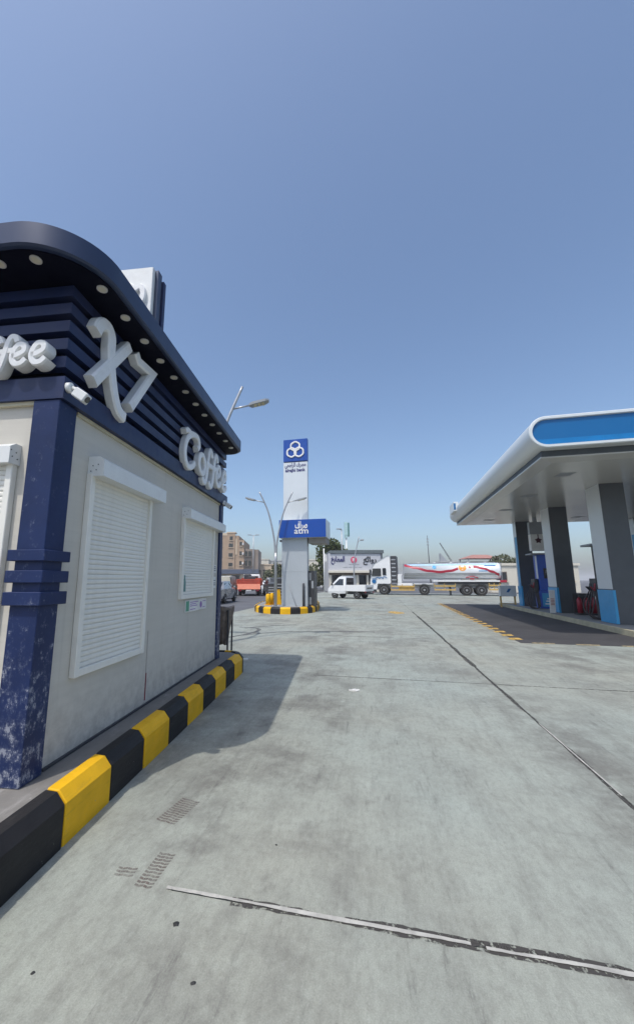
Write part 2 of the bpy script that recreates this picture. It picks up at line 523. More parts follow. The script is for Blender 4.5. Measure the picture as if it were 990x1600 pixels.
def spline(pts, per=6, closed=False):
    """Catmull-Rom through 2D/3D points"""
    P = [Vector(p) for p in pts]
    n = len(P)
    out = []
    for i in range(n if closed else n - 1):
        if closed:
            a, b, c, d = P[i - 1], P[i], P[(i + 1) % n], P[(i + 2) % n]
        else:
            a, b, c, d = P[max(i - 1, 0)], P[i], P[i + 1], P[min(i + 2, n - 1)]
        for k in range(per):
            t = k / per
            out.append(0.5 * ((2 * b) + (c - a) * t + (2 * a - 5 * b + 4 * c - d) * t * t + (-a + 3 * b - 3 * c + d) * t ** 3))
    if not closed:
        out.append(P[-1])
    return out

def text_part(name, body, size, mat_, parent, fn, width=None, bold=0.0, depth=0.004):
    """lettering from the built-in font laid out on a plane; fn(u, v, depth) with u, v from the text's centre"""
    c = bpy.data.curves.new(name, 'FONT')
    c.body = body
    c.size = size
    c.offset = bold
    c.extrude = depth / 2
    c.resolution_u = 3
    t = link(bpy.data.objects.new(name, c))
    bpy.context.view_layer.update()
    me = bpy.data.meshes.new_from_object(t.evaluated_get(bpy.context.evaluated_depsgraph_get()))
    bpy.data.objects.remove(t)
    xs = [v.co.x for v in me.vertices]; ys = [v.co.y for v in me.vertices]
    cx, cy = (min(xs) + max(xs)) / 2, (min(ys) + max(ys)) / 2
    sx = (width / (max(xs) - min(xs))) if width else 1.0
    b = MB()
    b.bm.from_mesh(me)
    bpy.data.meshes.remove(me)
    for v in b.bm.verts:
        v.co = Vector(fn((v.co.x - cx) * sx, v.co.y - cy, v.co.z + depth / 2))
    for f in b.bm.faces:
        f.material_index = 0
    return b.out(name, mat_, parent)

def share(name, src, parent, loc=None, rot=None):
    o = src.copy()
    link(o)
    o.name = name
    o.parent = parent
    if loc is not None: o.location = loc
    if rot is not None: o.rotation_euler = rot
    ORG[o.name] = ORG.get(parent.name, Vector((0, 0, 0)))
    return o

def copy_tree(o, parent=None):
    c = o.copy()
    link(c)
    c.parent = parent
    ORG[c.name] = ORG.get(o.name, Vector((0, 0, 0)))
    for ch in list(o.children):
        copy_tree(ch, c)
    return c

def arc(cx, cy, r, a0, a1, n):
    return [(cx + r * math.cos(R(a0 + (a1 - a0) * i / n)), cy + r * math.sin(R(a0 + (a1 - a0) * i / n))) for i in range(n + 1)]

# ================================================================== GROUND
b = MB()
b.quad((-3000, -3000, -0.03), (3000, -3000, -0.03), (3000, 3000, -0.03), (-3000, 3000, -0.03))
b.out('ground', M['asphalt'], kind='structure')

court = thing('forecourt', 'pale grey concrete forecourt cast in large slabs', None, SF, (0, 0, 0), kind='structure')
cols = [(-1.07, 1.68), (1.68, 6.33), (6.33, 10.98), (10.98, 17.0)]
rows = [-7.2 + 4.65 * i for i in range(13)]
GAP = 0.006
b = MB().box(-6.8, -1.07 - 0.0005, -9, 50, -0.12, 0)
b.out('slab', M['concrete'], court)
for ci, (x0, x1) in enumerate(cols):
    for y0, y1 in zip(rows, rows[1:]):
        b = MB().box(x0 + (GAP if ci else 0.0), x1 - GAP, y0 + GAP, y1 - GAP, -0.12, 0, 0.004 if ci else 0)
        b.out('slab', M['concrete'], court)
b = MB().box(-6.7, 16.9, -7, 48, -0.026, -0.010)
b.out('joint_bed', M['joint_deep'], court)

def ragged_strip(x0, y0, x1, y1, wmin, wmax, z, seed, step=0.05, side=0.0):
    """uneven ribbon between two points of the slab frame"""
    rr = random.Random(seed)
    L = math.hypot(x1 - x0, y1 - y0)
    ux, uy = (x1 - x0) / L, (y1 - y0) / L
    n = max(4, int(L / step))
    bb = MB()
    prev = None
    wa = wb = (wmin + wmax) / 2
    for i in range(n + 1):
        t = i / n * L
        wa += rr.uniform(-1, 1) * (wmax - wmin) * 0.3
        wb += rr.uniform(-1, 1) * (wmax - wmin) * 0.3
        wa, wb = min(max(wa, wmin), wmax), min(max(wb, wmin), wmax)
        a = bb.bm.verts.new((x0 + ux * t - uy * (wa / 2 + side), y0 + uy * t + ux * (wa / 2 + side), z))
        c = bb.bm.verts.new((x0 + ux * t + uy * (wb / 2 - side), y0 + uy * t - ux * (wb / 2 - side), z))
        if prev:
            bb._f([prev[0], prev[1], c, a])
        prev = (a, c)
    return bb
# near cross joint: pale filler squeezed between dark ragged edges
ragged_strip(-0.75, 2.1, 6.3, 2.1, 0.03, 0.075, 0.0016, 1, 0.03).out('joint_tar', M['joint_dark'], court)
ragged_strip(-0.2, 2.115, 6.3, 2.115, 0.01, 0.035, 0.0024, 7).out('joint_tar', M['joint_dark'], court)
ragged_strip(-1.1, 2.105, 0.34, 2.1, 0.010, 0.025, 0.0045, 2, 0.03).out('joint_filler', M['joint_fill'], court)
ragged_strip(0.40, 2.095, 6.2, 2.1, 0.010, 0.026, 0.0046, 3, 0.03).out('joint_filler', M['joint_fill'], court)
# long joint running towards the pumps
ragged_strip(1.68, 2.1, 1.68, 8.0, 0.022, 0.06, 0.0016, 4).out('joint_tar', M['joint_dark'], court)
ragged_strip(1.68, 8.0, 1.68, 20.5, 0.04, 0.10, 0.0016, 5, 0.1).out('joint_tar', M['joint_dark'], court)
ragged_strip(1.685, 3.6, 1.68, 5.1, 0.008, 0.016, 0.004, 6).out('joint_filler', M['joint_fill'], court)
# second and third cross joints
ragged_strip(-1.0, 6.75, 6.3, 6.75, 0.012, 0.034, 0.0016, 8).out('joint_tar', M['joint_dark'], court)
ragged_strip(-1.07, 11.4, 0.4, 11.4, 0.03, 0.07, 0.0016, 9).out('joint_tar', M['joint_dark'], court)

# tyre marks, stains, spots
def tread_patch(cx, cy, ang, ln, wd, seed):
    bb = MB()
    rr = random.Random(seed)
    ca, sa = math.cos(R(ang)), math.sin(R(ang))
    nx, ny = int(ln / 0.024), 4
    for i in range(nx):
        for j in range(ny):
            x, y = (i - nx / 2) * 0.024, (j - ny / 2 + 0.5) * wd / ny
            hw = wd / ny * 0.46
            sl = 0.003 * (1 if j % 2 else -1)
            q = []
            for dx, dy in ((-.0075, -hw), (.0075, -hw), (.0075, hw), (-.0075, hw)):
                xx, yy = x + dx + sl * dy / hw + rr.uniform(-.001, .001), y + dy
                q.append((cx + xx * ca - yy * sa, cy + xx * sa + yy * ca, 0.0014))
            bb.quad(*q)
    return bb
tread_patch(-1.368, 2.75, 80, 0.30, 0.15, 1).out('tyre_mark', M['tread'], court)
tread_patch(-1.225, 2.22, 90, 0.27, 0.10, 2).out('tyre_mark', M['tread'], court)
tread_patch(-1.375, 2.17, 95, 0.09, 0.11, 3).out('tyre_mark', M['tread'], court)

def mark_strip(pts, wd, mat_, name='rubber_mark', z=0.0018):
    p = spline(pts, 8)
    bb = MB()
    prev = None
    for i in range(len(p)):
        t = (p[min(i + 1, len(p) - 1)] - p[max(i - 1, 0)]).normalized()
        a = bb.bm.verts.new((p[i].x - t.y * wd / 2, p[i].y + t.x * wd / 2, z))
        c = bb.bm.verts.new((p[i].x + t.y * wd / 2, p[i].y - t.x * wd / 2, z))
        if prev: bb._f([prev[0], prev[1], c, a])
        prev = (a, c)
    o = bb.out(name, mat_, frame=WORLD)
    o.parent = court
    o.matrix_parent_inverse = Matrix.Rotation(SF.a, 4, 'Z')
    return o
mark_strip([(-1.95, 10.7), (-1.3, 11.6), (-0.95, 12.4), (-1.0, 13.1), (-1.6, 13.4)], 0.13, M['rubber_mark'])
mark_strip([(-1.3, 11.5), (-0.3, 12.2), (0.9, 12.35), (2.6, 12.2)], 0.12, M['rubber_mark'], z=0.0023)
mark_strip([(-1.4, 13.2), (-0.4, 13.9), (0.3, 14.1)], 0.12, M['rubber_mark'], z=0.0027)

for (x, y, s_) in ((-0.512, 2.08, 0.016), (-1.02, 1.856, 0.010), (-0.37, 1.815, 0.010), (-0.07, 2.62, 0.008), (0.17, 1.66, 0.015), (-0.66, 1.56, 0.007)):
    bb = MB()
    n = 9
    ring = [bb.bm.verts.new((x + math.cos(k * 2 * math.pi / n) * s_ * rnd.uniform(.7, 1.2), y + math.sin(k * 2 * math.pi / n) * s_ * rnd.uniform(.7, 1.2), 0.0006)) for k in range(n)]
    top = bb.bm.verts.new((x, y, 0.006))
    for k in range(n):
        bb._f([ring[k], ring[(k + 1) % n], top])
    o = bb.out('gum_spot', M['gum'])
    o.parent = court
    o.matrix_parent_inverse = Matrix.Rotation(SF.a, 4, 'Z')

# litter
b = MB()
for k in range(5):
    x, y = 0.86 + k * 0.025, 5.86 + rnd.uniform(-.02, .02)
    b.box(x, x + 0.05, y, y + 0.03, 0.002, 0.012 + 0.006 * (k % 3), rot=Matrix.Rotation(rnd.uniform(-.5, .5), 3, 'Z'))
b.out('litter', M['paper'], label='crumpled scrap of pale paper lying on the open concrete between kiosk and pumps', cat='litter')
b = MB()
for k in range(4):
    x, y = -1.03 + k * 0.05, 8.05 + rnd.uniform(-.05, .05)
    b.box(x, x + 0.09, y, y + 0.05, 0.002, 0.02 + 0.01 * (k % 2), rot=Matrix.Rotation(rnd.uniform(-.5, .5), 3, 'Z'))
b.out('litter', M['paper'], label='torn white paper lying in the kiosk shadow beside the kerb end', cat='litter')
# worn yellow patch in the middle of the forecourt
bb = MB()
ring = [bb.bm.verts.new((5.15 + math.cos(k * math.pi / 8) * 0.36 * rnd.uniform(.8, 1.15), 19.3 + math.sin(k * math.pi / 8) * 0.75 * rnd.uniform(.8, 1.15), 0.004)) for k in range(16)]
bb._f(ring)
o = bb.out('painted_patch', M['yellow_mark'])
o.parent = court
o.matrix_parent_inverse = Matrix.Rotation(SF.a, 4, 'Z')

# dark asphalt bay round the pumps with a broken yellow edge
b = MB()
b.box(3.12, 17, 11.25, 27.8, -0.05, 0.005)
bay = b.out('pump_bay', M['asphalt_dark'], frame=GF, kind='structure')
for i in range(22):
    y = 11.7 + i * 0.76
    b = MB()
    b.quad((3.02, y, 0.009), (3.34, y + 0.10, 0.009), (3.34, y + 0.46, 0.009), (3.02, y + 0.36, 0.009))
    b.out('yellow_dash', M['yellow_mark'], bay)
for i in range(9):
    x = 3.35 + i * 0.95
    b = MB()
    b.quad((x, 11.18, 0.009), (x + 0.5, 11.18, 0.009), (x + 0.55, 11.36, 0.009), (x + 0.05, 11.36, 0.009))
    b.out('yellow_dash', M['beige_mark'], bay)
b = MB().box(2.6, 5.1, 38.2, 38.5, -0.01, 0.006)
b.out('painted_line', M['white'], kind='structure')

# ================================================================== KIOSK
WX, WY0, WY1 = -2.0, 2.46, 6.47           # right wall plane, near wall plane, far end
kiosk = thing('coffee_kiosk', 'grey walled coffee kiosk with navy slatted fascia and rounded flat roof', 'kiosk', KF, (-3.8, 4.5, 0.285))
b = MB().box(-5.6, WX, WY0, WY1, 0.285, 2.84).box(-5.5, -2.2, 2.7, 6.4, 2.841, 3.79)
b.out('wall', M['wall'], kiosk)
b = MB().box(-5.6, WX - 0.02, WY0 + 0.02, WY1 - 0.02, 0.2, 0.283)
# beige trim under the fascia, end trim, base flashing
b = MB().box(-5.6, -2.18, WY0 - 0.03, WY0 - 0.002, 2.815, 2.842).box(WX + 0.002, WX + 0.022, 2.64, 6.46, 2.812, 2.838)
b.out('trim_strip', pm('beige_trim', (0.55, 0.50, 0.36), 0.6), kiosk)
b = MB().box(WX + 0.002, WX + 0.02, 2.64, 6.46, 0.2855, 0.302)
b.out('base_flashing', M['dark_metal'], kiosk)
b = MB().box(WX - 0.16, WX + 0.03, 6.40, 6.56, 0.2855, 2.838, 0.004)
b.out('corner_trim', M['navy'], kiosk)
# corner column and its three collars
b = MB().box(-2.172, -1.963, 2.415, 2.605, 0.2855, 2.838, 0.004)
col = b.out('corner_column', M['navy'], kiosk)
for z0, z1 in ((1.675, 1.75), (1.53, 1.612), (1.382, 1.47)):
    b = MB().box(-2.205, -1.928, 2.38, 2.64, z0, z1, 0.004)
    b.out('collar', M['navy'], col)
# fascia backing, lower fascia band and slats running round the corner
def ell(n_out, y_out, z0, z1, th=0.05, far=6.62):
    bb = MB()
    poly = [(-5.65, y_out), (n_out, y_out), (n_out, far), (n_out - th, far), (n_out - th, y_out + th), (-5.65, y_out + th)]
    bb.prism(poly, lambda u, v, t: (u, v, t), z0, z1)
    return bb
ell(-2.04, 2.50, 2.84, 3.798, 0.09, 6.58).out('fascia_backing', M['navy_deep'], kiosk)
ell(-1.935, 2.405, 2.842, 3.012, 0.07, 6.66).out('fascia_band', M['navy_slat'], kiosk)
for i in range(5):
    z1 = 3.775 - i * 0.1475
    ell(-1.958, 2.425, z1 - 0.088, z1, 0.075, 6.625).out('slat', M['navy_slat'], kiosk)
# roof slab
def rounded(x0, x1, y0, y1, rs, n=14):
    (ra, rb, rc, rd) = rs            # near-left, near-right, far-right, far-left
    p = []
    p += arc(x0 + ra, y0 + ra, ra, 180, 270, n)
    p += arc(x1 - rb, y0 + rb, rb, 270, 360, n)
    p += arc(x1 - rc, y1 - rc, rc, 0, 90, n)
    p += arc(x0 + rd, y1 - rd, rd, 90, 180, n)
    return p
poly = rounded(-6.0, -1.665, 2.055, 6.70, (0.45, 0.50, 0.24, 0.24))
inner = rounded(-5.985, -1.680, 2.07, 6.685, (0.44, 0.49, 0.23, 0.23))
b = MB()
b.loft([[(x, y, 3.82) for x, y in poly], [(x, y, 3.985) for x, y in poly]], smooth=True, caps=False)
b.loft([[(x, y, 3.985) for x, y in poly], [(x, y, 3.997) for x, y in inner]], caps=False)
b.loft([[(x, y, 3.808) for x, y in inner], [(x, y, 3.82) for x, y in poly]], caps=False)
b._f([b.bm.verts.new((x, y, 3.997)) for x, y in inner])
b._f([b.bm.verts.new((x, y, 3.808)) for x, y in inner][::-1])
roof = b.out('roof', M['roof_edge'], kiosk)
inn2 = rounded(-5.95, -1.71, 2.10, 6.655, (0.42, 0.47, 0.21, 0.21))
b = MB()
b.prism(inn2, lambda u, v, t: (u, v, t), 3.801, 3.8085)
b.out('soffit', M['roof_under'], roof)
lights = [(-1.785, 2.515 + 0.3425 * i) for i in range(12)] + [(-2.085, 2.19), (-2.37, 2.19), (-2.66, 2.19), (-2.95, 2.19)]
for x, y in lights:
    b = MB()
    b.disc((x, y, 3.7925), (0, 0, 1), 0.040, 0.012, 18)
    b.mat(1).disc((x, y, 3.7905), (0, 0, 1), 0.030, 0.003, 18)
    b.out('downlight', [M['lamp_ring'], M['lamp_glass']], kiosk)

# roller shutters:  fn maps (u along wall, out from wall, z)
RW = lambda u, o, z: (WX + o, u, z)
LW = lambda u, o, z: (u, WY0 - o, z)
def shutter(fn, u0, u1, z0, z1, box_u0, box_u1, nsl, box_h=0.15, depth=0.13):
    def bx(bb, a0, a1, o0, o1, c0, c1):
        pa, pb = Vector(fn(a0, o0, c0)), Vector(fn(a1, o1, c1))
        return bb.box(min(pa.x, pb.x), max(pa.x, pb.x), min(pa.y, pb.y), max(pa.y, pb.y), min(pa.z, pb.z), max(pa.z, pb.z), 0.004)
    fr = MB()
    bx(fr, u0, u0 + 0.055, 0.001, 0.05, z0, z1)
    bx(fr, u1 - 0.05, u1, 0.001, 0.05, z0, z1)
    bx(fr, u0 + 0.056, u1 - 0.051, 0.001, 0.045, z0, z0 + 0.055)
    frame = fr.out('roller_shutter', M['white_dirty'], kiosk)
    bb = MB()
    prof = [(0.001, 0), (0.001, box_h), (depth - 0.045, box_h), (depth, box_h - 0.03), (depth, 0)]
    bb.prism(prof, lambda o, z, t: fn(t, o, z1 - 0.02 + z), box_u0, box_u1)
    hood = bb.out('shutter_box', M['white'], frame)
    for o, z in ((0.03, 0.04), (0.045, 0.085), (0.075, 0.05), (0.09, 0.095)):
        e_ = box_u0 if fn is RW else box_u1
        p = Vector(fn(e_, o, z1 - 0.02 + z)); q = Vector(fn(e_ - (0.0035 if fn is RW else -0.0035), o, z1 - 0.02 + z))
        bb = MB().tube([p, q], 0.0045, 8)
        bb.out('rivet', M['dark_metal'], frame)
    zs0, zs1 = z0 + 0.056, z1 - 0.015
    h = (zs1 - zs0) / nsl
    first = None
    a0, a1 = u0 + 0.057, u1 - 0.052
    for i in range(nsl):
        if first is None:
            bb = MB()
            pr = [(0.004, 0.0003), (0.0205, 0.0008), (0.0250, h * 0.25), (0.0255, h * 0.6), (0.0215, h - 0.0014), (0.004, h - 0.0006)]
            bb.prism(pr, lambda o, z, t: fn(t, o, zs0 + z), a0, a1)
            first = bb.out('slat', M['white_dirty'], frame)
        else:
            share('slat', first, frame, loc=(0, 0, h * i))
    bb = MB()
    bx(bb, a0, a1, 0.0008, 0.003, zs0, zs1)
    bb.out('shutter_backing', M['dark_metal'], frame)
    return frame
shutter(RW, 2.835, 3.90, 0.828, 2.40, 2.845, 4.02, 38, 0.165, 0.14)
sh2 = shutter(RW, 4.80, 6.08, 1.305, 2.36, 4.80, 6.40, 26, 0.15, 0.13)
shutter(LW, -3.5, -2.275, 0.83, 2.38, -3.52, -2.262, 38, 0.15, 0.10)
# bottle shaped sticker and a lock on the smaller shutter
b = MB()
bot = [(-.03, 0), (.03, 0), (.03, .12), (.012, .17), (.012, .21), (-.012, .21), (-.012, .17), (-.03, .12)]
b.prism(bot, lambda u, v, t: (WX + t, 4.93 + u * 1.3, 1.40 + v), 0.0275, 0.031)
b.out('sticker', M['teal_dark'], sh2)
# streak and red line down the wall
b = MB().box(WX + 0.0005, WX + 0.004, 4.053, 4.064, 0.60, 1.02)
b.out('drain_streak', pm('streak_grey', (0.42, 0.38, 0.35), 0.8), kiosk)
b = MB().box(WX + 0.0005, WX + 0.005, 4.058, 4.073, 0.33, 0.598)
b.out('red_strip', pm('red_strip', (0.22, 0.03, 0.045), 0.7), kiosk)

# apron and kerb
def kerb_line():
    # outer kerb line (n, d) with rounded far corner, then towards the left behind the kiosk
    pts = [(-1.64, y) for y in (-3.47 + 0.49 * i for i in range(22))]
    return pts
poly = [(-7.2, -3.5), (-1.775, -3.5), (-1.775, 6.85)] + [(x, y) for x, y in arc(-2.05, 6.95, 0.275, 0, 90, 6)] + [(-7.2, 7.225)]
b = MB()
b.prism(poly, lambda u, v, t: (u, v, t), 0.0, 0.284)
b.out('kiosk_apron', M['apron'], frame=KF, kind='structure')
kerb = thing('kerb', 'black and yellow painted kerb round the kiosk', None, KF, (-1.7, 3, 0), kind='structure')
KPROF = [(0, 0.0), (0, 0.232), (-0.055, 0.300), (-0.13, 0.306), (-0.13, 0.0)]
y0 = 2.41 - 0.49 * 12
k = 0
blocks = []
for i in range(21):
    ya, yb = y0 + 0.49 * i, y0 + 0.49 * (i + 1)
    m = 'yellow' if i % 2 == 0 else 'black'
    bb = MB()
    js = [rnd.uniform(-.003, .003) for _ in range(2)]
    g0 = 0.004
    rings = []
    for t, ins in ((ya + g0, 0.006), (ya + g0 + 0.008, 0), (yb - g0 - 0.008, 0), (yb - g0, 0.006)):
        rings.append([(-1.64 + o - ins * (1 if q in (0, 1, 2) else 0) + js[0], t, z - (ins if q in (2, 3) else 0) + (js[1] if z > 0.1 else 0)) for q, (o, z) in enumerate(KPROF)])
    bb.loft(rings)
    bb.out('kerb_block', M[m], kerb)
# rounded corner block, then blocks running left behind the kiosk
def corner_block(a0, a1, mat_, n=6):
    bb = MB()
    rings = []
    for i in range(n + 1):
        a = R(a0 + (a1 - a0) * i / n)
        rings.append([(-2.03 + (0.39 + o) * math.cos(a), 6.83 + (0.39 + o) * math.sin(a), z) for o, z in KPROF])
    bb.loft(rings)
    bb.out('kerb_block', mat_, kerb)
corner_block(1, 62, M['black'])
corner_block(63, 90, M['yellow'])
for i in range(8):
    xa, xb = -2.035 - 0.49 * i, -2.035 - 0.49 * (i + 1)
    bb = MB()
    bb.loft([[(t, 7.22 + o, z) for o, z in KPROF] for t in (xa - .004, xb + .004)])
    bb.out('kerb_block', M['yellow' if i % 2 else 'black'], kerb)

# 3-D letters
def coffee(fn, mat_, parent, wd=0.082, dp=0.075):
    S = []
    S.append([(.50, .33), (.565, .40), (.52, .49), (.40, .50), (.25, .45), (.12, .34), (.065, .19), (.10, .06), (.20, .00), (.33, .035), (.42, .11)])
    S.append([(.045, .425), (.12, .475), (.24, .47), (.33, .49)])
    o = [(.70 + .125 * math.cos(R(a)), .18 + .135 * math.sin(R(a))) for a in range(90, 450, 30)]
    S.append(('c', o))
    for dx in (0, .27):
        S.append([(1.13 + dx, .40), (1.10 + dx, .475), (1.03 + dx, .49), (.98 + dx, .41), (.945 + dx, .26), (.905 + dx, .08), (.85 + dx, -.045), (.765 + dx, -.055), (.72 + dx, .0)])
    S.append([(.86, .245), (1.05, .25), (1.36, .275)])
    for dx in (0, .32):
        S.append([(1.345 + dx, .165), (1.44 + dx, .19), (1.53 + dx, .25), (1.515 + dx, .335), (1.43 + dx, .345), (1.36 + dx, .25), (1.345 + dx, .13), (1.40 + dx, .045), (1.50 + dx, .05), (1.57 + dx, .115)])
    names = ['letter'] * len(S)
    groups = [[0, 1], [2], [3, 5], [4], [6], [7]]
    kk = 0
    for gidx in groups:
        bb = MB()
        for si in gidx:
            st = S[si]
            closed = isinstance(st, tuple)
            path = spline(st[1] if closed else st, 4, closed)
            bb.sweep(path, wd if si != 1 else wd * 0.9, dp + 0.0025 * kk, fn, closed)
            kk += 1
        bb.out('letter', mat_, parent)
t = thing('lettering', 'large white script word Coffee on the shaded slats above the small shutter', 'sign', KF, (-1.95, 4.5, 3.0))
coffee(lambda u, v, dd: (-1.959 + dd, 4.50 + u * 0.985, 3.0 + v), M['letter'], t)
t = thing('lettering', 'white script word Coffee on the sunlit end of the kiosk, cut off at the left', 'sign', KF, (-2.6, 2.4, 3.0))
coffee(lambda u, v, dd: (-2.975 + u * 0.49, 2.422 - dd, 3.07 + v * 0.49), M['letter'], t, 0.105, 0.08)
t = thing('logo_sign', 'big white geometric logo of crossing strokes on the shaded navy slats', 'sign', KF, (-1.95, 3.1, 3.0))
lf = lambda u, v, dd: (-1.959 + dd, u, v)
for i, (pts, wd, sp_) in enumerate((
        ([(2.655, 3.535), (2.70, 3.63), (2.79, 3.675), (2.855, 3.62), (2.865, 3.48), (2.90, 3.30), (2.965, 3.13), (3.04, 3.03), (3.14, 3.005)], 0.108, True),
        ([(2.665, 3.105), (3.13, 3.70)], 0.105, False),
        ([(3.255, 3.665), (3.33, 3.575), (3.565, 3.69), (3.20, 3.135)], 0.095, False))):
    if i == 2:
        pts = [(3.245, 3.71), (3.30, 3.655), (3.60, 3.685), (3.21, 3.13)]
    bb = MB()
    bb.sweep(spline(pts, 4) if sp_ else [Vector(p) for p in pts], wd, 0.080 + 0.004 * i, lf)
    bb.out('logo_stroke', M['letter'], t)

# roof sign: white panel facing the camera, dark back panel
t = thing('roof_sign', 'tall white sign panel with dark edges standing on the kiosk roof', 'sign', KF, (-3.2, 4.8, 3.997))
b = MB().box(-4.1, -2.545, 4.66, 4.74, 3.9975, 6.0, 0.006)
b.out('panel', M['white'], t)
b = MB().box(-4.1, -2.50, 4.743, 4.86, 3.9975, 6.01, 0.004)
b.out('edge_frame', pm('sign_edge', (0.06, 0.075, 0.12), 0.4, metal=0.3), t)
b = MB().box(-4.1, -2.475, 4.875, 4.95, 3.9975, 5.93, 0.004)
b.out('back_panel', M['navy_slat'], t)
sf = lambda u, v, dd: (u, 4.66 - dd, v)
for i, pts in enumerate(([(-2.98, 5.62), (-2.90, 5.70), (-2.82, 5.66), (-2.80, 5.56)], [(-2.78, 5.62), (-2.70, 5.66), (-2.655, 5.58), (-2.665, 5.45), (-2.73, 5.38)], [(-3.5, 5.5), (-3.3, 5.4), (-3.2, 5.0)])):
    bb = MB()
    bb.sweep(spline(pts, 4), 0.085, 0.05 + 0.004 * i, sf)
    bb.out('logo_stroke', M['letter'], t)

# security cameras
def cctv(at, yaw, label):
    t = thing('security_camera', label, 'camera', KF, at, rot=yaw, group='cameras on the kiosk fascia')
    t.scale = (1.1, 1.1, 1.1)
    b = MB().disc((0, 0, 0), (1, 0, 0), 0.035, 0.03, 14).tube([(0.03, 0, 0), (0.06, 0, -0.01), (0.08, 0, -0.03)], 0.014, 8)
    b.out('bracket', M['white'], t)
    b = MB()
    rot = Matrix.Rotation(R(34), 3, 'Y')
    b.box(0.05, 0.145, -0.034, 0.034, -0.09, -0.024, 0.006, rot=rot)
    bd = b.out('camera_body', M['white'], t)
    b = MB()
    c = rot @ Vector((0.048, 0, 0)) + Vector((0.0975, 0, -0.057))
    b.disc(c, rot @ Vector((1, 0, 0)), 0.022, 0.006, 14)
    b.out('lens', M['glass'], bd)
cctv((-1.934, 2.44, 2.935), R(8), 'small white security camera at the near corner of the kiosk fascia')
cctv((-1.934, 6.42, 2.86), R(-10), 'small dark backed security camera at the far end of the kiosk fascia')
# notices on the wall
t = thing('wall_plate', 'white notice plate with green and purple print below the small shutter', 'sign', KF, (WX, 5.45, 1.2))
b = MB().box(WX + 0.001, WX + 0.014, 5.03, 5.86, 1.125, 1.285, 0.003)
b.out('plate', M['paper'], t)
b = MB().box(WX + 0.0145, WX + 0.016, 5.05, 5.16, 1.14, 1.27)
b.out('green_panel', M['green_print'], t)
b = MB().disc((WX + 0.0142, 5.62, 1.2), (1, 0, 0), 0.045, 0.0022, 18)
b.out('round_emblem', M['purple_print'], t)
b = MB()
for (a0, a1, z) in ((5.2, 5.5, 1.25), (5.2, 5.42, 1.225), (5.2, 5.47, 1.2), (5.7, 5.83, 1.245), (5.7, 5.8, 1.16), (5.2, 5.4, 1.155)):
    b.box(WX + 0.0142, WX + 0.0155, a0, a1, z - 0.005, z + 0.005)
b.out('print_line', M['purple_print'], t)
t = thing('notice', 'narrow pale paper notice strips right of the small shutter', 'notice', KF, (WX, 6.24, 1.5))
b = MB().box(WX + 0.001, WX + 0.004, 6.17, 6.33, 1.66, 1.79)
b.out('sheet', M['paper'], t)
b = MB().box(WX + 0.001, WX + 0.004, 6.18, 6.32, 1.42, 1.60)
b.out('sheet', M['white'], t)
b = MB()
for z in (1.47, 1.50, 1.54, 1.70, 1.73, 1.76):
    b.box(WX + 0.0042, WX + 0.006, 6.2, 6.3, z - 0.006, z + 0.006)
b.out('print_line', M['dark_metal'], t)

# cloth on a dark frame beyond the far corner
t = thing('draped_stand', 'brown cloth hanging in folds from a dark metal stand past the kiosk corner', 'stand', KF, (-2.05, 7.5, 0))
b = MB()
for x, y in ((-2.42, 7.5), (-2.10, 7.5), (-2.10, 7.8), (-2.42, 7.8)):
    b.bar((x, y, 0.0), (x, y, 0.98), 0.028)
for z in (0.12, 0.96):
    b.bar((-2.42, 7.5, z), (-2.10, 7.5, z), 0.02).bar((-2.10, 7.5, z), (-2.10, 7.8, z), 0.02)
b.out('frame', M['dark_metal'], t)
b = MB()
rows_ = []
for iz in range(8):
    z = 1.03 - iz * 0.10
    ring = []
    for kx in range(40):
        a = kx / 40 * 2 * math.pi
        sp_ = 0.205 - 0.016 * iz
        rr = sp_ * (1 + 0.16 * math.sin(a * 9 + iz * 0.25) * (0.35 + iz * 0.08) + 0.05 * math.sin(a * 5 + iz))
        ring.append((-2.24 + rr * 0.98 * math.cos(a), 7.65 + rr * math.sin(a), z + 0.02 * math.sin(a * 3)))
    rows_.append(ring)
b.loft(rows_, smooth=True)
b.out('cloth', M['cloth'], t)

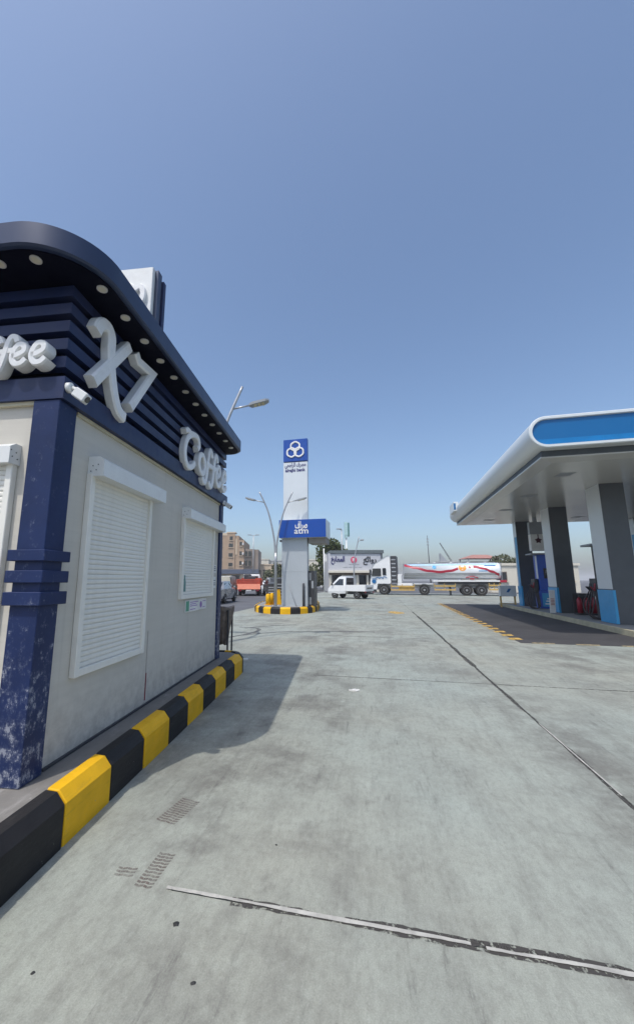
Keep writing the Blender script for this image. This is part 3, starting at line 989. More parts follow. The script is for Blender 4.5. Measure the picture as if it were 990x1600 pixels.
# ================================================================== LAMP POSTS (V shaped double arms)
def v_lamp(name, label, x, y, z0, yaw, hgt, group, s=1.0):
    t = thing(name, label, 'street lamp', WORLD, (x, y, z0), rot=yaw, group=group)
    b = MB()
    b.box(-0.16, 0.16, -0.16, 0.16, 0, 0.02)
    for k in (-1, 1):
        b.disc((0.11 * k, 0.11, 0.02), (0, 0, 1), 0.02, 0.04, 8).disc((0.11 * k, -0.11, 0.02), (0, 0, 1), 0.02, 0.04, 8)
    b.out('base_plate', M['steel'], t)
    H = hgt
    b = MB().tube([(0, 0, 0.02), (0, 0, H * 0.38), (0.0, 0, H * 0.46)], [0.075, 0.065, 0.062], 12)
    b.out('post', M['steel'], t)
    for sgn in (-1, 1):
        p = spline([(0.02 * sgn, 0, H * 0.45), (0.10 * sgn, 0, H * 0.60), (0.38 * sgn, 0, H * 0.82), (0.82 * sgn, 0, H)], 6)
        b = MB().tube(p, [0.048 - 0.014 * i / (len(p) - 1) for i in range(len(p))], 10)
        b.out('curved_arm', M['steel'], t)
        j = Vector((0.58 * sgn, 0, H * 0.905))
        e = j + Vector((0.42 * sgn, 0, 0.10))
        b = MB().tube([j, e], 0.024, 8)
        arm = b.out('bracket', M['steel'], t)
        b = MB()
        h = [(0, -.05, -.03), (0, .05, -.03), (0, .05, .03), (0, -.05, .03)]
        rings = []
        for dx, wd, dz0, dz1 in ((0.0, .04, -.02, .03), (0.08, .11, -.035, .035), (0.42, .12, -.02, .045), (0.52, .07, .0, .04)):
            cx = e.x + sgn * dx; cz = e.z + dx * 0.22
            rings.append([(cx, -wd, cz + dz0), (cx, wd, cz + dz0), (cx, wd, cz + dz1), (cx, -wd, cz + dz1)])
        b.loft(rings)
        hd = b.out('lamp_head', M['grey_metal'], t)
        b = MB()
        for q in range(3):
            x0 = 0.13 + q * 0.10
            cz = e.z + (x0 + .04) * 0.22
            b.box(e.x + sgn * (x0 + 0.04) - 0.035, e.x + sgn * (x0 + 0.04) + 0.035, -0.085, 0.085, cz - 0.043, cz - 0.022)
        b.out('led_panel', pm('led_yellow', (0.55, 0.50, 0.32), 0.4), hd)
    return t
v_lamp('street_lamp', 'twin armed V shaped grey street lamp on the cash machine island', -0.60, 18.95, 0.30, 0.0, 5.55, 'V shaped lamp posts')
v_lamp('street_lamp', 'twin armed V shaped street lamp rising from behind the kiosk roof', -2.02, 9.55, 0.0, 0.0, 6.55, 'V shaped lamp posts')

# ================================================================== CASH MACHINE TOTEM
def G(x, y):                                  # world -> GF coordinates
    v = GF.m.inverted() @ Vector((x, y, 0))
    return v.x, v.y
isl = [(-1.72, 21.2), (-1.62, 19.9), (-1.25, 19.0), (-0.70, 18.5), (0.0, 18.35), (0.65, 18.55), (1.15, 19.2), (1.5, 20.4), (1.75, 22.4), (1.85, 24.2), (1.6, 25.6), (0.6, 26.3), (-0.6, 26.0), (-1.5, 24.0)]
isp = spline(isl, 6, True)
kx = []
# resample evenly
L = [0]
for a, c in zip(isp, isp[1:] + isp[:1]):
    L.append(L[-1] + (c - a).length)
tot = L[-1]
nb = int(round(tot / 0.5))
nb += nb % 2
def at_len(s_):
    s_ %= tot
    for i in range(len(isp)):
        if L[i] <= s_ <= L[i + 1]:
            f = (s_ - L[i]) / (L[i + 1] - L[i])
            return isp[i].lerp(isp[(i + 1) % len(isp)], f)
cen = Vector((0.05, 22.2))
itop = thing('traffic_island', 'kerbed concrete traffic island under the cash machine', None, WORLD, (0, 0, 0), kind='structure')
b = MB()
pi_ = [cen + (p - cen) * 0.955 for p in isp]
b.prism([(p.x, p.y) for p in pi_], lambda u, v, t: (u, v, t), 0.0, 0.285)
b.out('island_top', M['island'], itop)
for i in range(nb):
    rings = []
    for q in range(5):
        s_ = (i + 0.012 + (0.976) * q / 4) * tot / nb
        p = at_len(s_); d_ = (at_len(s_ + 0.02) - at_len(s_ - 0.02)).normalized()
        nn = Vector((d_.y, -d_.x))
        if nn.dot(p - cen) < 0: nn = -nn
        rings.append([(p.x + nn.x * o, p.y + nn.y * o, z) for o, z in KPROF])
    bb = MB(); bb.loft(rings)
    bb.out('kerb_block', M['yellow' if i % 2 else 'black'], itop)

gx0, gy0 = G(-0.315, 19.6)
tot_ = thing('cash_machine_totem', 'tall silver cash machine totem with blue logo panel and blue header box', 'sign tower', GF, (gx0 + 0.65, gy0 + 0.6, 0.285))
X0, X1 = gx0, gx0 + 1.29
b = MB().box(X0, X1, gy0, gy0 + 0.42, 0.285, 1.93).box(X0, X1, gy0 + 0.003, gy0 + 0.417, 1.936, 3.6)
b.out('lower_shaft', M['grey_clad'], tot_)
b = MB().box(X0 + 0.06, X1 + 0.04, gy0 + 0.05, gy0 + 0.30, 4.40, 7.55, 0.01)
b.out('upper_panel', M['cladding'], tot_)
b = MB().box(X0 + 0.06, X1 + 0.04, gy0 + 0.045, gy0 + 0.30, 7.605, 8.80, 0.01)
lp = b.out('logo_panel', M['blue_sign'], tot_)
PY = gy0 + 0.045
cx, cz = (X0 + X1) / 2 + 0.05, 8.20
def hexring(bb, hx, hz, r, wd, dp):
    pts = [(hx + r * math.sin(R(60 * k)), hz + r * math.cos(R(60 * k))) for k in range(6)]
    pts2 = []
    for i in range(6):
        a, c, d_ = Vector(pts[i - 1]), Vector(pts[i]), Vector(pts[(i + 1) % 6])
        pts2 += [c.lerp(a, 0.18), c.lerp(d_, 0.18)]
    bb.sweep(pts2, wd, dp, lambda u, v, dd: (u, PY - dd, v), True)
b = MB()
for i, (dx, dz) in enumerate(((0, 0.205), (-0.195, -0.115), (0.195, -0.115))):
    hexring(b, cx + dx, cz + dz, 0.265, 0.085, 0.04 + 0.003 * i)
b.out('logo_emblem', M['letter'], lp)
TP = gy0 + 0.05
# name of the bank in two lines: Arabic above, Latin below
AR_BANK = '\uFEE3\uFEBC\uFEAE\uFED1 \uFE8D\uFEDF\uFEAE\uFE8D\uFE9F\uFEA4\uFEF2'[::-1]
AR_ATM = '\uFEBB\uFEAE\uFE8D\uFED1'[::-1]
text_part('bank_name', AR_BANK, 0.30, M['blue_text'], tot_, lambda u, v, dd: (cx + u, TP - dd - 0.0005, 7.36 + v), 1.10, 0.010)
text_part('bank_name', 'alrajhi bank', 0.24, M['blue_text'], tot_, lambda u, v, dd: (cx + u, TP - dd - 0.0005, 7.10 + v), 1.06, 0.010)
# header box
HX0, HX1 = X0 - 0.06, X0 + 2.28
HY = gy0 - 0.30
b = MB().box(HX0, HX1, HY, HY + 1.45, 3.60, 4.48, 0.008)
hd = b.out('header_box', M['cladding'], tot_)
b = MB().box(HX0 - 0.003, HX1 + 0.003, HY - 0.02, HY - 0.001, 3.595, 4.485, 0.004)
b.out('header_face', M['blue_sign'], hd)
b = MB().box(X1 + 0.06, HX1 - 0.05, HY + 0.35, HY + 1.44, 3.33, 3.597)
b.out('soffit_beam', pm('soffit_brown', (0.26, 0.245, 0.23), 0.7), tot_)
b = MB().box(HX0 - 0.22, HX0 + 0.2, HY + 0.9, HY + 2.2, 3.50, 3.594)
b.out('soffit_beam', M['dark_metal'], tot_)
hx = X0 + 1.07
text_part('header_text', AR_ATM, 0.46, M['letter'], tot_, lambda u, v, dd: (hx + u, HY - 0.0205 - dd, 4.17 + v), 0.62, 0.014, 0.02)
text_part('header_text', 'atm', 0.42, M['letter'], tot_, lambda u, v, dd: (hx + u, HY - 0.0205 - dd, 3.90 + v), 0.70, 0.004, 0.02)
# machine cabinet on the right of the shaft
b = MB().box(X1 + 0.004, X1 + 0.27, gy0 + 0.30, gy0 + 1.15, 0.286, 2.0, 0.01)
cb = b.out('machine_cabinet', M['dark_metal'], tot_)
for k in range(2):
    for j in range(4):
        b = MB().box(X1 + 0.02 + k * 0.12, X1 + 0.125 + k * 0.12, gy0 + 0.285, gy0 + 0.299, 0.36 + j * 0.39, 0.72 + j * 0.39, 0.004)
        b.out('cabinet_panel', M['grey_metal' if (k + j) % 3 == 0 else 'dark_metal'], cb)
# posts on the island
def post(at, r, h, m, label, grp=None):
    t = thing('bollard', label, 'bollard', WORLD, at, group=grp or 'bollards on the traffic island')
    x, y, z = at
    b = MB().tube([(x, y, z), (x, y, z + h), (x, y, z + h + r * 0.5)], [r, r, r * 0.6], 14)
    b.out('post_tube', m, t)
    b = MB().tube([(x, y, z), (x, y, z + 0.02)], r * 1.7, 14)
    b.out('foot_plate', m, t)
post((0.74, 19.25, 0.286), 0.05, 1.08, M['dark_metal'], 'slim dark post standing before the silver cash machine shaft')
post((-1.02, 20.4, 0.286), 0.12, 0.50, M['yellow'], 'short fat yellow bollard left of the street lamp base')
post((-0.84, 20.7, 0.286), 0.09, 0.55, M['yellow'], 'thin yellow bollard between the fat bollard and the yellow barrier')
t = thing('concrete_barrier', 'tall yellow sloping concrete barrier behind the street lamp base', 'barrier', WORLD, (-0.6, 20.9, 0.286))
b = MB()
b.prism([(-0.82, 0.286), (-0.35, 0.286), (-0.42, 1.0), (-0.62, 1.0)], lambda u, v, t_: (u, t_, v), 20.75, 21.5)
b.out('barrier_body', M['yellow'], t)
b = MB().box(-0.625, -0.415, 20.76, 21.49, 1.001, 1.03)
b.out('barrier_cap', M['yellow'], t)
t = thing('utility_cabinet', 'black louvred utility cabinets standing behind the yellow bollards', 'cabinet', WORLD, (-0.55, 22.5, 0.286))
for k, (x0, x1, h) in enumerate(((-1.15, -0.72, 1.05), (-0.66, -0.12, 1.32))):
    b = MB().box(x0, x1, 22.2, 22.7, 0.286, 0.286 + h, 0.01)
    cbb = b.out('cabinet_box', M['dark_metal'], t)
    for j in range(6):
        b = MB().box(x0 + 0.05, x1 - 0.05, 22.188, 22.199, 0.42 + j * h * 0.13, 0.42 + j * h * 0.13 + 0.06)
        b.out('louvre', M['grey_metal'], cbb)
t = thing('leaning_rod', 'thin grey rod leaning against the lower totem shaft', 'rod', WORLD, (0.35, 19.3, 0.286))
b = MB().tube([(0.40, 19.32, 0.286), (0.02, 19.50, 1.35)], 0.014, 8)
b.out('rod', M['grey_metal'], t)
b = MB().tube([(0.40, 19.32, 0.286), (0.405, 19.317, 0.31)], 0.022, 8)
b.out('rod_tip', M['dark_metal'], t)

# ================================================================== FUEL CANOPY
CY0, CY1, CX0, CX1 = 11.2, 25.4, 3.80, 17.5
can = thing('fuel_canopy', 'white fuel station canopy with rounded fascia and blue end panel', 'canopy', GF, (9, 18, 0))
ZB, ZT = 4.985, 5.86
rr_ = (ZT - ZB) / 2
def stadium(inset, n=16):
    r = rr_ - inset
    zc = (ZB + ZT) / 2
    return [(CX1 - inset, zc - r), (CX1 - inset, zc + r)] + [(CX0 + rr_ + r * math.cos(R(90 + 180 * i / n)), zc + r * math.sin(R(90 + 180 * i / n))) for i in range(n + 1)]
b = MB()
o_, i_ = stadium(0), stadium(0.095)
rings = [[(x, CY0 + 0.02, z) for x, z in o_], [(x, CY1, z) for x, z in o_]]
b.loft(rings, smooth=False, caps=False)
for f in b.bm.faces:
    c = f.calc_center_median()
    if c.x < CX0 + rr_ and f.calc_area() < 20: f.smooth = True
b.loft([[(x, CY0 + 0.02, z) for x, z in o_], [(x + .0, CY0, z) for x, z in stadium(0.02)], [(x, CY0, z) for x, z in stadium(0.08)], [(x, CY0 + 0.06, z) for x, z in i_]], caps=False)
b._f([b.bm.verts.new((x, CY1, z)) for x, z in o_])
b.out('fascia', M['canopy'], can)
b = MB()
b.prism(i_, lambda u, v, t: (u, t, v), CY0 + 0.055, CY0 + 0.08)
bp_ = b.out('blue_panel', M['blue_bright'], can)
b = MB().prism([(CX0 + 0.38, ZB + 0.10), (CX0 + 0.22, ZB + 0.17), (CX0 + 0.15, ZB + 0.24), (CX1 - 0.2, ZB + 0.24), (CX1 - 0.2, ZB + 0.10)], lambda u, v, t: (u, t, v), CY0 + 0.049, CY0 + 0.0545)
b.out('light_stripe', pm('stripe_blue', (0.0, 0.16, 0.42), 0.35), bp_)
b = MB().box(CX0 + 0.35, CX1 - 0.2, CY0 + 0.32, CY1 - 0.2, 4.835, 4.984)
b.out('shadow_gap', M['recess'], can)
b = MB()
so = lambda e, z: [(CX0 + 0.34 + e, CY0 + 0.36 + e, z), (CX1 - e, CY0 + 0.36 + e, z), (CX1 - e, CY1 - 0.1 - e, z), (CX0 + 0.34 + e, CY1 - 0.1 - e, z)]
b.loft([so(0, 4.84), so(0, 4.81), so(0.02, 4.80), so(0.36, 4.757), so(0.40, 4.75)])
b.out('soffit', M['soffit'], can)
for i in range(4):
    for j in range(2):
        x, y = 5.4 + j * 4.2, 13.4 + i * 3.2
        b = MB().box(x - 0.22, x + 0.22, y - 0.22, y + 0.22, 4.742, 4.7495, 0.003)
        b.out('canopy_light', M['grey_metal'], can)
b = MB().box(CX0 - 0.14, CX0 + 0.10, 22.9, 24.3, 5.30, 5.82, 0.01)
fs = b.out('side_sign', M['canopy'], can)
b = MB().box(CX0 - 0.13, CX0 - 0.03, 22.888, 22.899, 5.38, 5.74)
b.out('side_sign_print', M['blue_bright'], fs)
for cx_, cy_ in ((7.06, 19.55), (7.0, 24.1), (7.0, 15.0), (12.6, 19.55), (12.6, 24.1), (12.6, 15.0)):
    z0 = 0.15
    dp_ = 0.55 if cy_ > 22 else 0.95
    b = MB().box(cx_, cx_ + 0.70, cy_, cy_ + dp_, z0, 4.752, 0.006)
    c_ = b.out('column', M['col_dark'], can)
    b = MB().box(cx_ - 0.012, cx_ - 0.001, cy_ + 0.02, cy_ + dp_ - 0.02, 1.25 if cy_ < 22 else 0.2, 4.748)
    b.out('side_cladding', M['canopy'], c_)
    if cy_ > 22:
        b = MB().box(cx_ - 0.022, cx_ - 0.0125, cy_ - 0.003, cy_ + 0.36, 0.2, 3.9)
        b.out('blue_strip', M['blue_light'], c_)
    b = MB().box(cx_ - 0.03, cx_ + 0.05, cy_ - 0.015, cy_ + dp_ + 0.015, z0 + 0.01, 1.22, 0.004)
    b.out('blue_base_wrap', M['blue_light'], c_)

def pump_island(x0, x1, y0, y1, label):
    t = thing('pump_island', label, None, GF, ((x0 + x1) / 2, y0, 0), kind='structure')
    b = MB()
    b.prism(rounded(x0, x1, y0, y1, (0.4, 0.4, 0.4, 0.4), 6), lambda u, v, t_: (u, v, t_), 0, 0.15)
    b.out('island_slab', M['island'], t)
    b = MB()
    o1 = rounded(x0 - 0.02, x1 + 0.02, y0 - 0.02, y1 + 0.02, (0.42,) * 4, 6)
    i1 = rounded(x0 + 0.08, x1 - 0.08, y0 + 0.08, y1 - 0.08, (0.32,) * 4, 6)
    b.loft([[(x, y, 0) for x, y in o1], [(x, y, 0.14) for x, y in o1], [(x, y, 0.162) for x, y in o1], [(x, y, 0.162) for x, y in i1], [(x, y, 0.13) for x, y in i1]], caps=False)
    b.out('island_edge', pm('edge_yellowed', (0.44, 0.40, 0.27), 0.7, dirt=0.3, var=0.2), t)
pump_island(6.45, 8.75, 12.6, 27.0, 'long raised island carrying the fuel pumps')
pump_island(12.0, 14.4, 12.6, 27.0, 'second raised island further under the canopy')

def hose(pts, r=0.022):
    return MB().tube(spline(pts, 8), r, 8)
def pump(x, y, label, accent):
    t = thing('fuel_pump', label, 'fuel pump', GF, (x + 0.55, y + 0.35, 0.15), group='fuel pumps under the canopy')
    b = MB().box(x, x + 1.0, y, y + 0.6, 0.152, 1.02, 0.012).box(x + 0.05, x + 0.95, y + 0.03, y + 0.57, 1.025, 2.80, 0.012)
    body = b.out('body', M[accent], t)
    b = MB().box(x - 0.25, x + 1.05, y - 0.1, y + 0.7, 2.805, 2.88, 0.01)
    b.out('top_lid', M['grey_metal'], t)
    b = MB().box(x + 0.28, x + 0.80, y + 0.012, y + 0.029, 1.62, 2.12, 0.004)
    sc_ = b.out('display', M['dark_metal'], t)
    b = MB().box(x + 0.34, x + 0.74, y + 0.006, y + 0.0115, 1.86, 2.04)
    b.out('screen', M['glass'], sc_)
    b = MB().box(x + 0.038, x + 0.049, y + 0.08, y + 0.30, 1.6, 2.75)
    b.out('side_strip', M['white'], t)
    b = MB().box(x - 0.16, x - 0.002, y + 0.05, y + 0.55, 0.95, 1.6, 0.015)
    b.out('holster', M['dark_metal'], t)
    b = MB().box(x + 0.1, x + 0.9, y - 0.012, y - 0.001, 0.25, 0.9, 0.003)
    lw = b.out('lower_panel', M['blue_light' if accent == 'blue_pump' else 'grey_metal'], t)
    b = MB()
    for k, zz in enumerate((0.35, 0.48, 0.6)):
        b.box(x + 0.2 + 0.05 * k, x + 0.65 - 0.04 * k, y - 0.0165, y - 0.0125, zz, zz + 0.06)
    b.out('panel_print', M['white'], lw)
    for k in range(4):
        yy = y + 0.1 + 0.12 * k
        b = MB()
        b.bar((x - 0.18, yy, 1.42), (x - 0.22, yy, 1.15), 0.035, 0.06)
        b.bar((x - 0.22, yy, 1.17), (x - 0.34, yy - 0.02, 1.30), 0.03, 0.04)
        b.out('nozzle', M['wine' if k == 0 else 'dark_metal'], t)
        sag = 0.22 + 0.05 * k
        b = hose([(x - 0.22, yy, 1.16), (x - 0.32 - 0.06 * k, yy - 0.1, 0.7), (x - 0.50 - 0.05 * k, yy - 0.25 - 0.12 * k, sag), (x - 0.30, yy - 0.55 - 0.1 * k, 0.19), (x - 0.08, yy - 0.32, 0.34), (x - 0.05, yy - 0.1, 0.85), (x - 0.03, yy, 1.25)])
        b.out('hose', M['hose'], t)
pump(7.25, 22.3, 'tall blue fuel pump with a white strip between the two front canopy columns', 'blue_pump')
pump(7.55, 16.9, 'dark grey fuel pump past the white and charcoal column, nearer the camera', 'dark_metal')
pump(12.7, 21.6, 'tall blue fuel pump on the second island further under the canopy', 'blue_pump')

# hanging number sign above the first pump
t = thing('hanging_sign', 'white hanging sign with a dark star emblem above the blue pump', 'sign', GF, (7.7, 22.7, 2.75))
b = MB().box(7.16, 7.85, 22.45, 22.8, 3.02, 3.86, 0.01)
b.out('sign_box', M['paper'], t)
b = MB().box(7.16, 7.82, 22.5, 22.78, 3.87, 4.50, 0.008).box(7.4, 7.55, 22.55, 22.7, 4.5, 4.748)
b.out('bracket_box', M['grey_metal'], t)
b = MB()
star = [((0.17 if k % 2 == 0 else 0.10) * math.sin(k * math.pi / 5), (0.17 if k % 2 == 0 else 0.10) * math.cos(k * math.pi / 5)) for k in range(10)]
b.prism(star, lambda u, v, t_: (7.50 + u, t_, 3.54 + v), 22.44, 22.449)
b.box(7.48, 7.52, 22.44, 22.449, 3.70, 3.85)
b.out('emblem', pm('emblem_maroon', (0.06, 0.008, 0.02), 0.5), t)

# notice board beside the column, extinguisher stand, bin
t = thing('notice_board', 'narrow white notice board leaning at the blue base of the nearer column', 'notice board', GF, (6.85, 19.5, 0.15))
b = MB().box(6.62, 6.84, 19.30, 19.33, 0.16, 1.12, 0.004, rot=Matrix.Rotation(R(6), 3, 'X'))
b.out('board', M['white'], t)
b = MB()
for k in range(7):
    b.box(6.66, 6.80, 19.283 + 0.1 * 0.0, 19.29, 0.5 + k * 0.06, 0.52 + k * 0.06)
b.out('print_line', M['red'], t)
t = thing('extinguisher_stand', 'dark red extinguishers in a stand at the foot of the charcoal column', 'fire extinguisher', GF, (7.9, 18.7, 0.15))
b = MB().box(7.35, 8.15, 18.55, 18.95, 0.152, 0.22, 0.01).box(7.35, 8.15, 18.93, 18.96, 0.22, 1.0)
b.out('rack', M['dark_metal'], t)
for k in range(3):
    x = 7.5 + 0.25 * k
    b = MB().tube([(x, 18.74, 0.222), (x, 18.74, 0.75), (x, 18.74, 0.85)], [0.095, 0.095, 0.03], 14)
    c_ = b.out('cylinder', M['wine'], t)
    b = MB().box(x - 0.03, x + 0.03, 18.62, 18.80, 0.86, 0.93, 0.01)
    b.out('valve', M['dark_metal'], c_)
t = thing('sign_box', 'white box sign with a blue logo on short legs at the island end', 'sign', GF, (6.7, 25.6, 0.15))
b = MB().box(6.18, 7.02, 25.2, 25.55, 0.62, 1.22, 0.012)
bx_ = b.out('box', M['canopy'], t)
b = MB()
b.prism([(-.12, -.1), (.02, -.1), (.14, .1), (.0, .1)], lambda u, v, t_: (6.62 + u, t_, 0.95 + v), 25.193, 25.199)
b.out('box_logo', M['blue_bright'], bx_)
b = MB()
for x in (6.23, 6.97):
    b.bar((x, 25.3, 0.0), (x, 25.3, 0.62), 0.04).bar((x, 25.5, 0.0), (x, 25.5, 0.62), 0.04)
b.bar((6.23, 25.3, 0.2), (6.97, 25.3, 0.2), 0.03)
b.out('leg_frame', M['yellow_rail'], t)

# ================================================================== VEHICLES
def wheel(parent, x, y, r, wd, side, name='wheel', rim=None, mat_r=None):
    b = MB()
    p = [(r * 0.62, 0.0), (r * 0.94, 0.0), (r, wd * 0.15), (r, wd * 0.85), (r * 0.94, wd), (r * 0.62, wd)]
    seg = 24
    rings = [[(x + q * math.cos(2 * math.pi * k / seg), y - side * t_, r + q * math.sin(2 * math.pi * k / seg)) for k in range(seg)] for q, t_ in p]
    b.loft(rings, smooth=False, caps=True)
    wh = b.out(name, M['rubber'], parent)
    b = MB()
    rings = []
    for q, t_ in ((r * 0.615, 0.02), (r * 0.56, 0.015), (r * 0.5, 0.07), (r * 0.22, 0.06), (r * 0.18, -0.01), (0.01, -0.015)):
        rings.append([(x + q * math.cos(2 * math.pi * k / 20), y - side * (t_ - 0.018), r + q * math.sin(2 * math.pi * k / 20)) for k in range(20)])
    b.loft(rings, smooth=False, caps=True)
    b.out('rim', mat_r or M['steel'], wh)
    return wh

def body_loft(stations, zlow_taper=0.94):
    """stations: x, half width, z bottom, z belt, z top, top half width"""
    rings = []
    for x, hw, zb, zm, zt, tw in stations:
        rings.append([(x, -hw * zlow_taper, zb), (x, -hw, zb + (zm - zb) * 0.35), (x, -hw * 0.985, zm), (x, -tw, zt), (x, tw, zt), (x, hw * 0.985, zm), (x, hw, zb + (zm - zb) * 0.35), (x, hw * zlow_taper, zb)])
    return rings

def car(name, label, cat, x, y, yaw, paint, kind='sedan', group='vehicles standing along the road'):
    t = thing(name, label, cat, WORLD, (x, y, 0), rot=R(yaw), group=group)
    if kind == 'van':
        S = [(-2.2, .80, .35, 1.0, 1.05, .78), (-2.15, .86, .30, 1.05, 1.85, .74), (-1.0, .88, .28, 1.05, 1.95, .76), (0.6, .88, .28, 1.05, 1.93, .76), (1.25, .87, .28, 1.05, 1.80, .72), (1.85, .85, .28, 1.0, 1.12, .74), (2.15, .76, .34, .85, .90, .70)]
        side = [(-2.0, 1.15), (-2.0, 1.75), (1.1, 1.72), (1.62, 1.15)]
    elif kind == 'suv':
        S = [(-2.25, .82, .40, .95, 1.0, .78), (-2.2, .90, .38, 1.0, 1.30, .72), (-1.85, .92, .36, 1.02, 1.74, .68), (0.2, .92, .34, 1.02, 1.78, .70), (0.55, .92, .34, 1.02, 1.70, .68), (1.25, .92, .34, 1.0, 1.06, .74), (2.1, .86, .36, .92, .98, .72), (2.3, .74, .42, .8, .84, .66)]
        side = [(-1.75, 1.12), (-1.6, 1.60), (0.35, 1.64), (0.95, 1.12)]
    else:
        S = [(-2.25, .76, .38, .85, .88, .70), (-2.15, .86, .32, .92, .98, .74), (-1.55, .89, .30, .94, 1.02, .70), (-0.95, .90, .28, .94, 1.42, .62), (0.15, .90, .28, .94, 1.46, .63), (0.45, .90, .28, .93, 1.38, .62), (1.15, .89, .28, .90, .96, .70), (2.05, .84, .30, .78, .84, .70), (2.25, .72, .36, .70, .73, .62)]
        side = [(-1.35, 1.0), (-0.9, 1.34), (0.25, 1.36), (0.85, 1.0)]
    b = MB(); b.loft(body_loft(S)); bd = b.out('body', paint, t)
    # glass band: thin panes just proud of the body
    for sg in (-1, 1):
        b = MB()
        def hw_at(xx, z):
            for s0, s1 in zip(S, S[1:]):
                if s0[0] <= xx <= s1[0]:
                    f = (xx - s0[0]) / (s1[0] - s0[0])
                    hw, zm, zt, tw = [s0[i] + (s1[i] - s0[i]) * f for i in (1, 3, 4, 5)]
                    k = min(1, max(0, (z - zm) / max(0.01, zt - zm)))
                    return hw * 0.985 + (tw - hw * 0.985) * k
            return 0.8
        b.prism([(u, v) for u, v in side], lambda u, v, tt: (u, sg * (hw_at(u, v) + tt), v), -0.01, 0.012)
        b.out('side_window', M['glass'], t)
    xr = S[-4] if kind != 'sedan' else S[5]
    s0, s1 = (S[4], S[5]) if kind != 'sedan' else (S[5], S[6])
    def pane(sa, sb, nm, dirx):
        b = MB()
        A, B = Vector((sa[0], sa[5] * 0.9, sa[4])), Vector((sb[0], sb[5] * 0.9, sb[4]))
        a, c = A.lerp(B, 0.10), A.lerp(B, 0.88)
        o = 0.012
        b.prism([(a.x, a.z), (c.x, c.z), (c.x + dirx * o, c.z + o), (a.x + dirx * o, a.z + o)], lambda u, v, tt: (u, tt, v), -0.62, 0.62)
        b.out(nm, M['glass'], t)
    pane(s0, s1, 'windscreen', 1)
    if kind == 'sedan': pane(S[3], S[2], 'rear_window', -1)
    else: pane(S[2] if kind == 'suv' else (S[1][0] + .02, .8, .3, 1.05, 1.8, .72), S[1] if kind == 'suv' else (S[1][0] - .02, .8, .3, 1.05, 1.2, .76), 'rear_window', -1)
    for sg in (-1, 1):
        b = MB().box(S[-1][0] - 0.06, S[-1][0] + 0.02, sg * 0.52 - 0.14, sg * 0.52 + 0.14, 0.62, 0.76, 0.01); b.out('headlight', M['lamp_glass'], t)
        b = MB().box(S[0][0] - 0.02, S[0][0] + 0.05, sg * 0.58 - 0.12, sg * 0.58 + 0.12, 0.72, 0.86, 0.01); b.out('tail_light', M['wine'], t)
        b = MB().box(0.75, 0.9, sg * 0.98 - 0.07, sg * 0.98 + 0.07, 0.98, 1.10, 0.02); b.out('wing_mirror', paint, t)
        for xx in (-1.35, 1.38):
            wheel(t, xx, sg * (S[3][1] + 0.005), 0.33, 0.2, sg)
    b = MB().box(S[0][0] - 0.05, S[0][0] + 0.05, -0.8, 0.8, 0.36, 0.52, 0.02).box(S[-1][0] - 0.04, S[-1][0] + 0.04, -0.72, 0.72, 0.34, 0.5, 0.02)
    b.out('bumper', M['dark_metal'], t)
    b = MB().box(S[0][0] - 0.062, S[0][0] - 0.052, -0.2, 0.2, 0.38, 0.49); b.out('number_plate', M['paper'], t)
    return t

# white mini pickup seen from behind its left side
px_, py_, pr = 3.97, 34.1, 141
t = thing('pickup_truck', 'small white pickup with an open bed turning before the tanker truck', 'pickup', WORLD, (0, 0, 0), rot=R(pr))
hv = Vector((math.cos(R(pr)), math.sin(R(pr)))); lv = Vector((-math.sin(R(pr)), math.cos(R(pr))))
fw = Vector((px_, py_))                        # near front wheel
cpos = fw - hv * 1.15 - lv * 0.70
t.location = (cpos.x, cpos.y, 0)
S = [(0.05, .74, .50, 1.02, 1.72, .62), (0.10, .76, .42, 1.05, 1.83, .60), (0.55, .76, .40, 1.05, 1.85, .60), (0.78, .76, .38, 1.04, 1.77, .59), (1.52, .75, .38, .98, 1.08, .66), (1.80, .70, .40, .80, .86, .60), (1.88, .62, .44, .66, .68, .55)]
b = MB(); b.loft(body_loft(S)); b.out('cab', M['car_white'], t)
for sg in (-1, 1):
    b = MB().prism([(0.25, 1.10), (0.29, 1.62), (0.68, 1.62), (1.22, 1.12)], lambda u, v, tt: (u, sg * (0.775 - (v - 1.0) * 0.19 + tt), v), -0.03, 0.004)
    b.out('side_window', M['glass'], t)
    b = MB().box(1.25, 1.38, sg * 0.83 - .07, sg * 0.83 + .07, 1.08, 1.26, 0.02); b.out('wing_mirror', M['dark_metal'], t)
    b = MB().box(1.78, 1.86, sg * 0.48 - .13, sg * 0.48 + .13, .64, .80, 0.01); b.out('headlight', M['lamp_glass'], t)
b = MB().prism([(0.86, 1.70), (1.44, 1.15), (1.455, 1.165), (0.875, 1.715)], lambda u, v, tt: (u, tt, v), -0.56, 0.56)
b.out('windscreen', M['glass'], t)
b = MB().box(0.02, 0.046, -0.56, 0.56, 1.12, 1.68, 0.004)
rw = b.out('rear_window', M['glass'], t)
b = MB()
for k in range(6):
    b.box(0.0, 0.018, -0.56 + k * 0.215, -0.535 + k * 0.215, 1.10, 1.72)
b.box(-0.004, 0.014, -0.6, 0.6, 1.69, 1.73).box(-0.004, 0.014, -0.6, 0.6, 1.38, 1.41)
b.out('guard_bar', M['dark_metal'], rw)
b = MB().box(-1.75, 0.02, -0.72, 0.72, .62, .70)
for sg in (-1, 1):
    b.box(-1.75, 0.02, sg * 0.735 - .02, sg * 0.735 + .02, .62, 1.13, 0.006)
b.out('bed', M['car_white'], t)
b = MB().box(-1.795, -1.752, -0.72, 0.72, .62, 1.13, 0.006); tg = b.out('tailgate', M['car_white'], t)
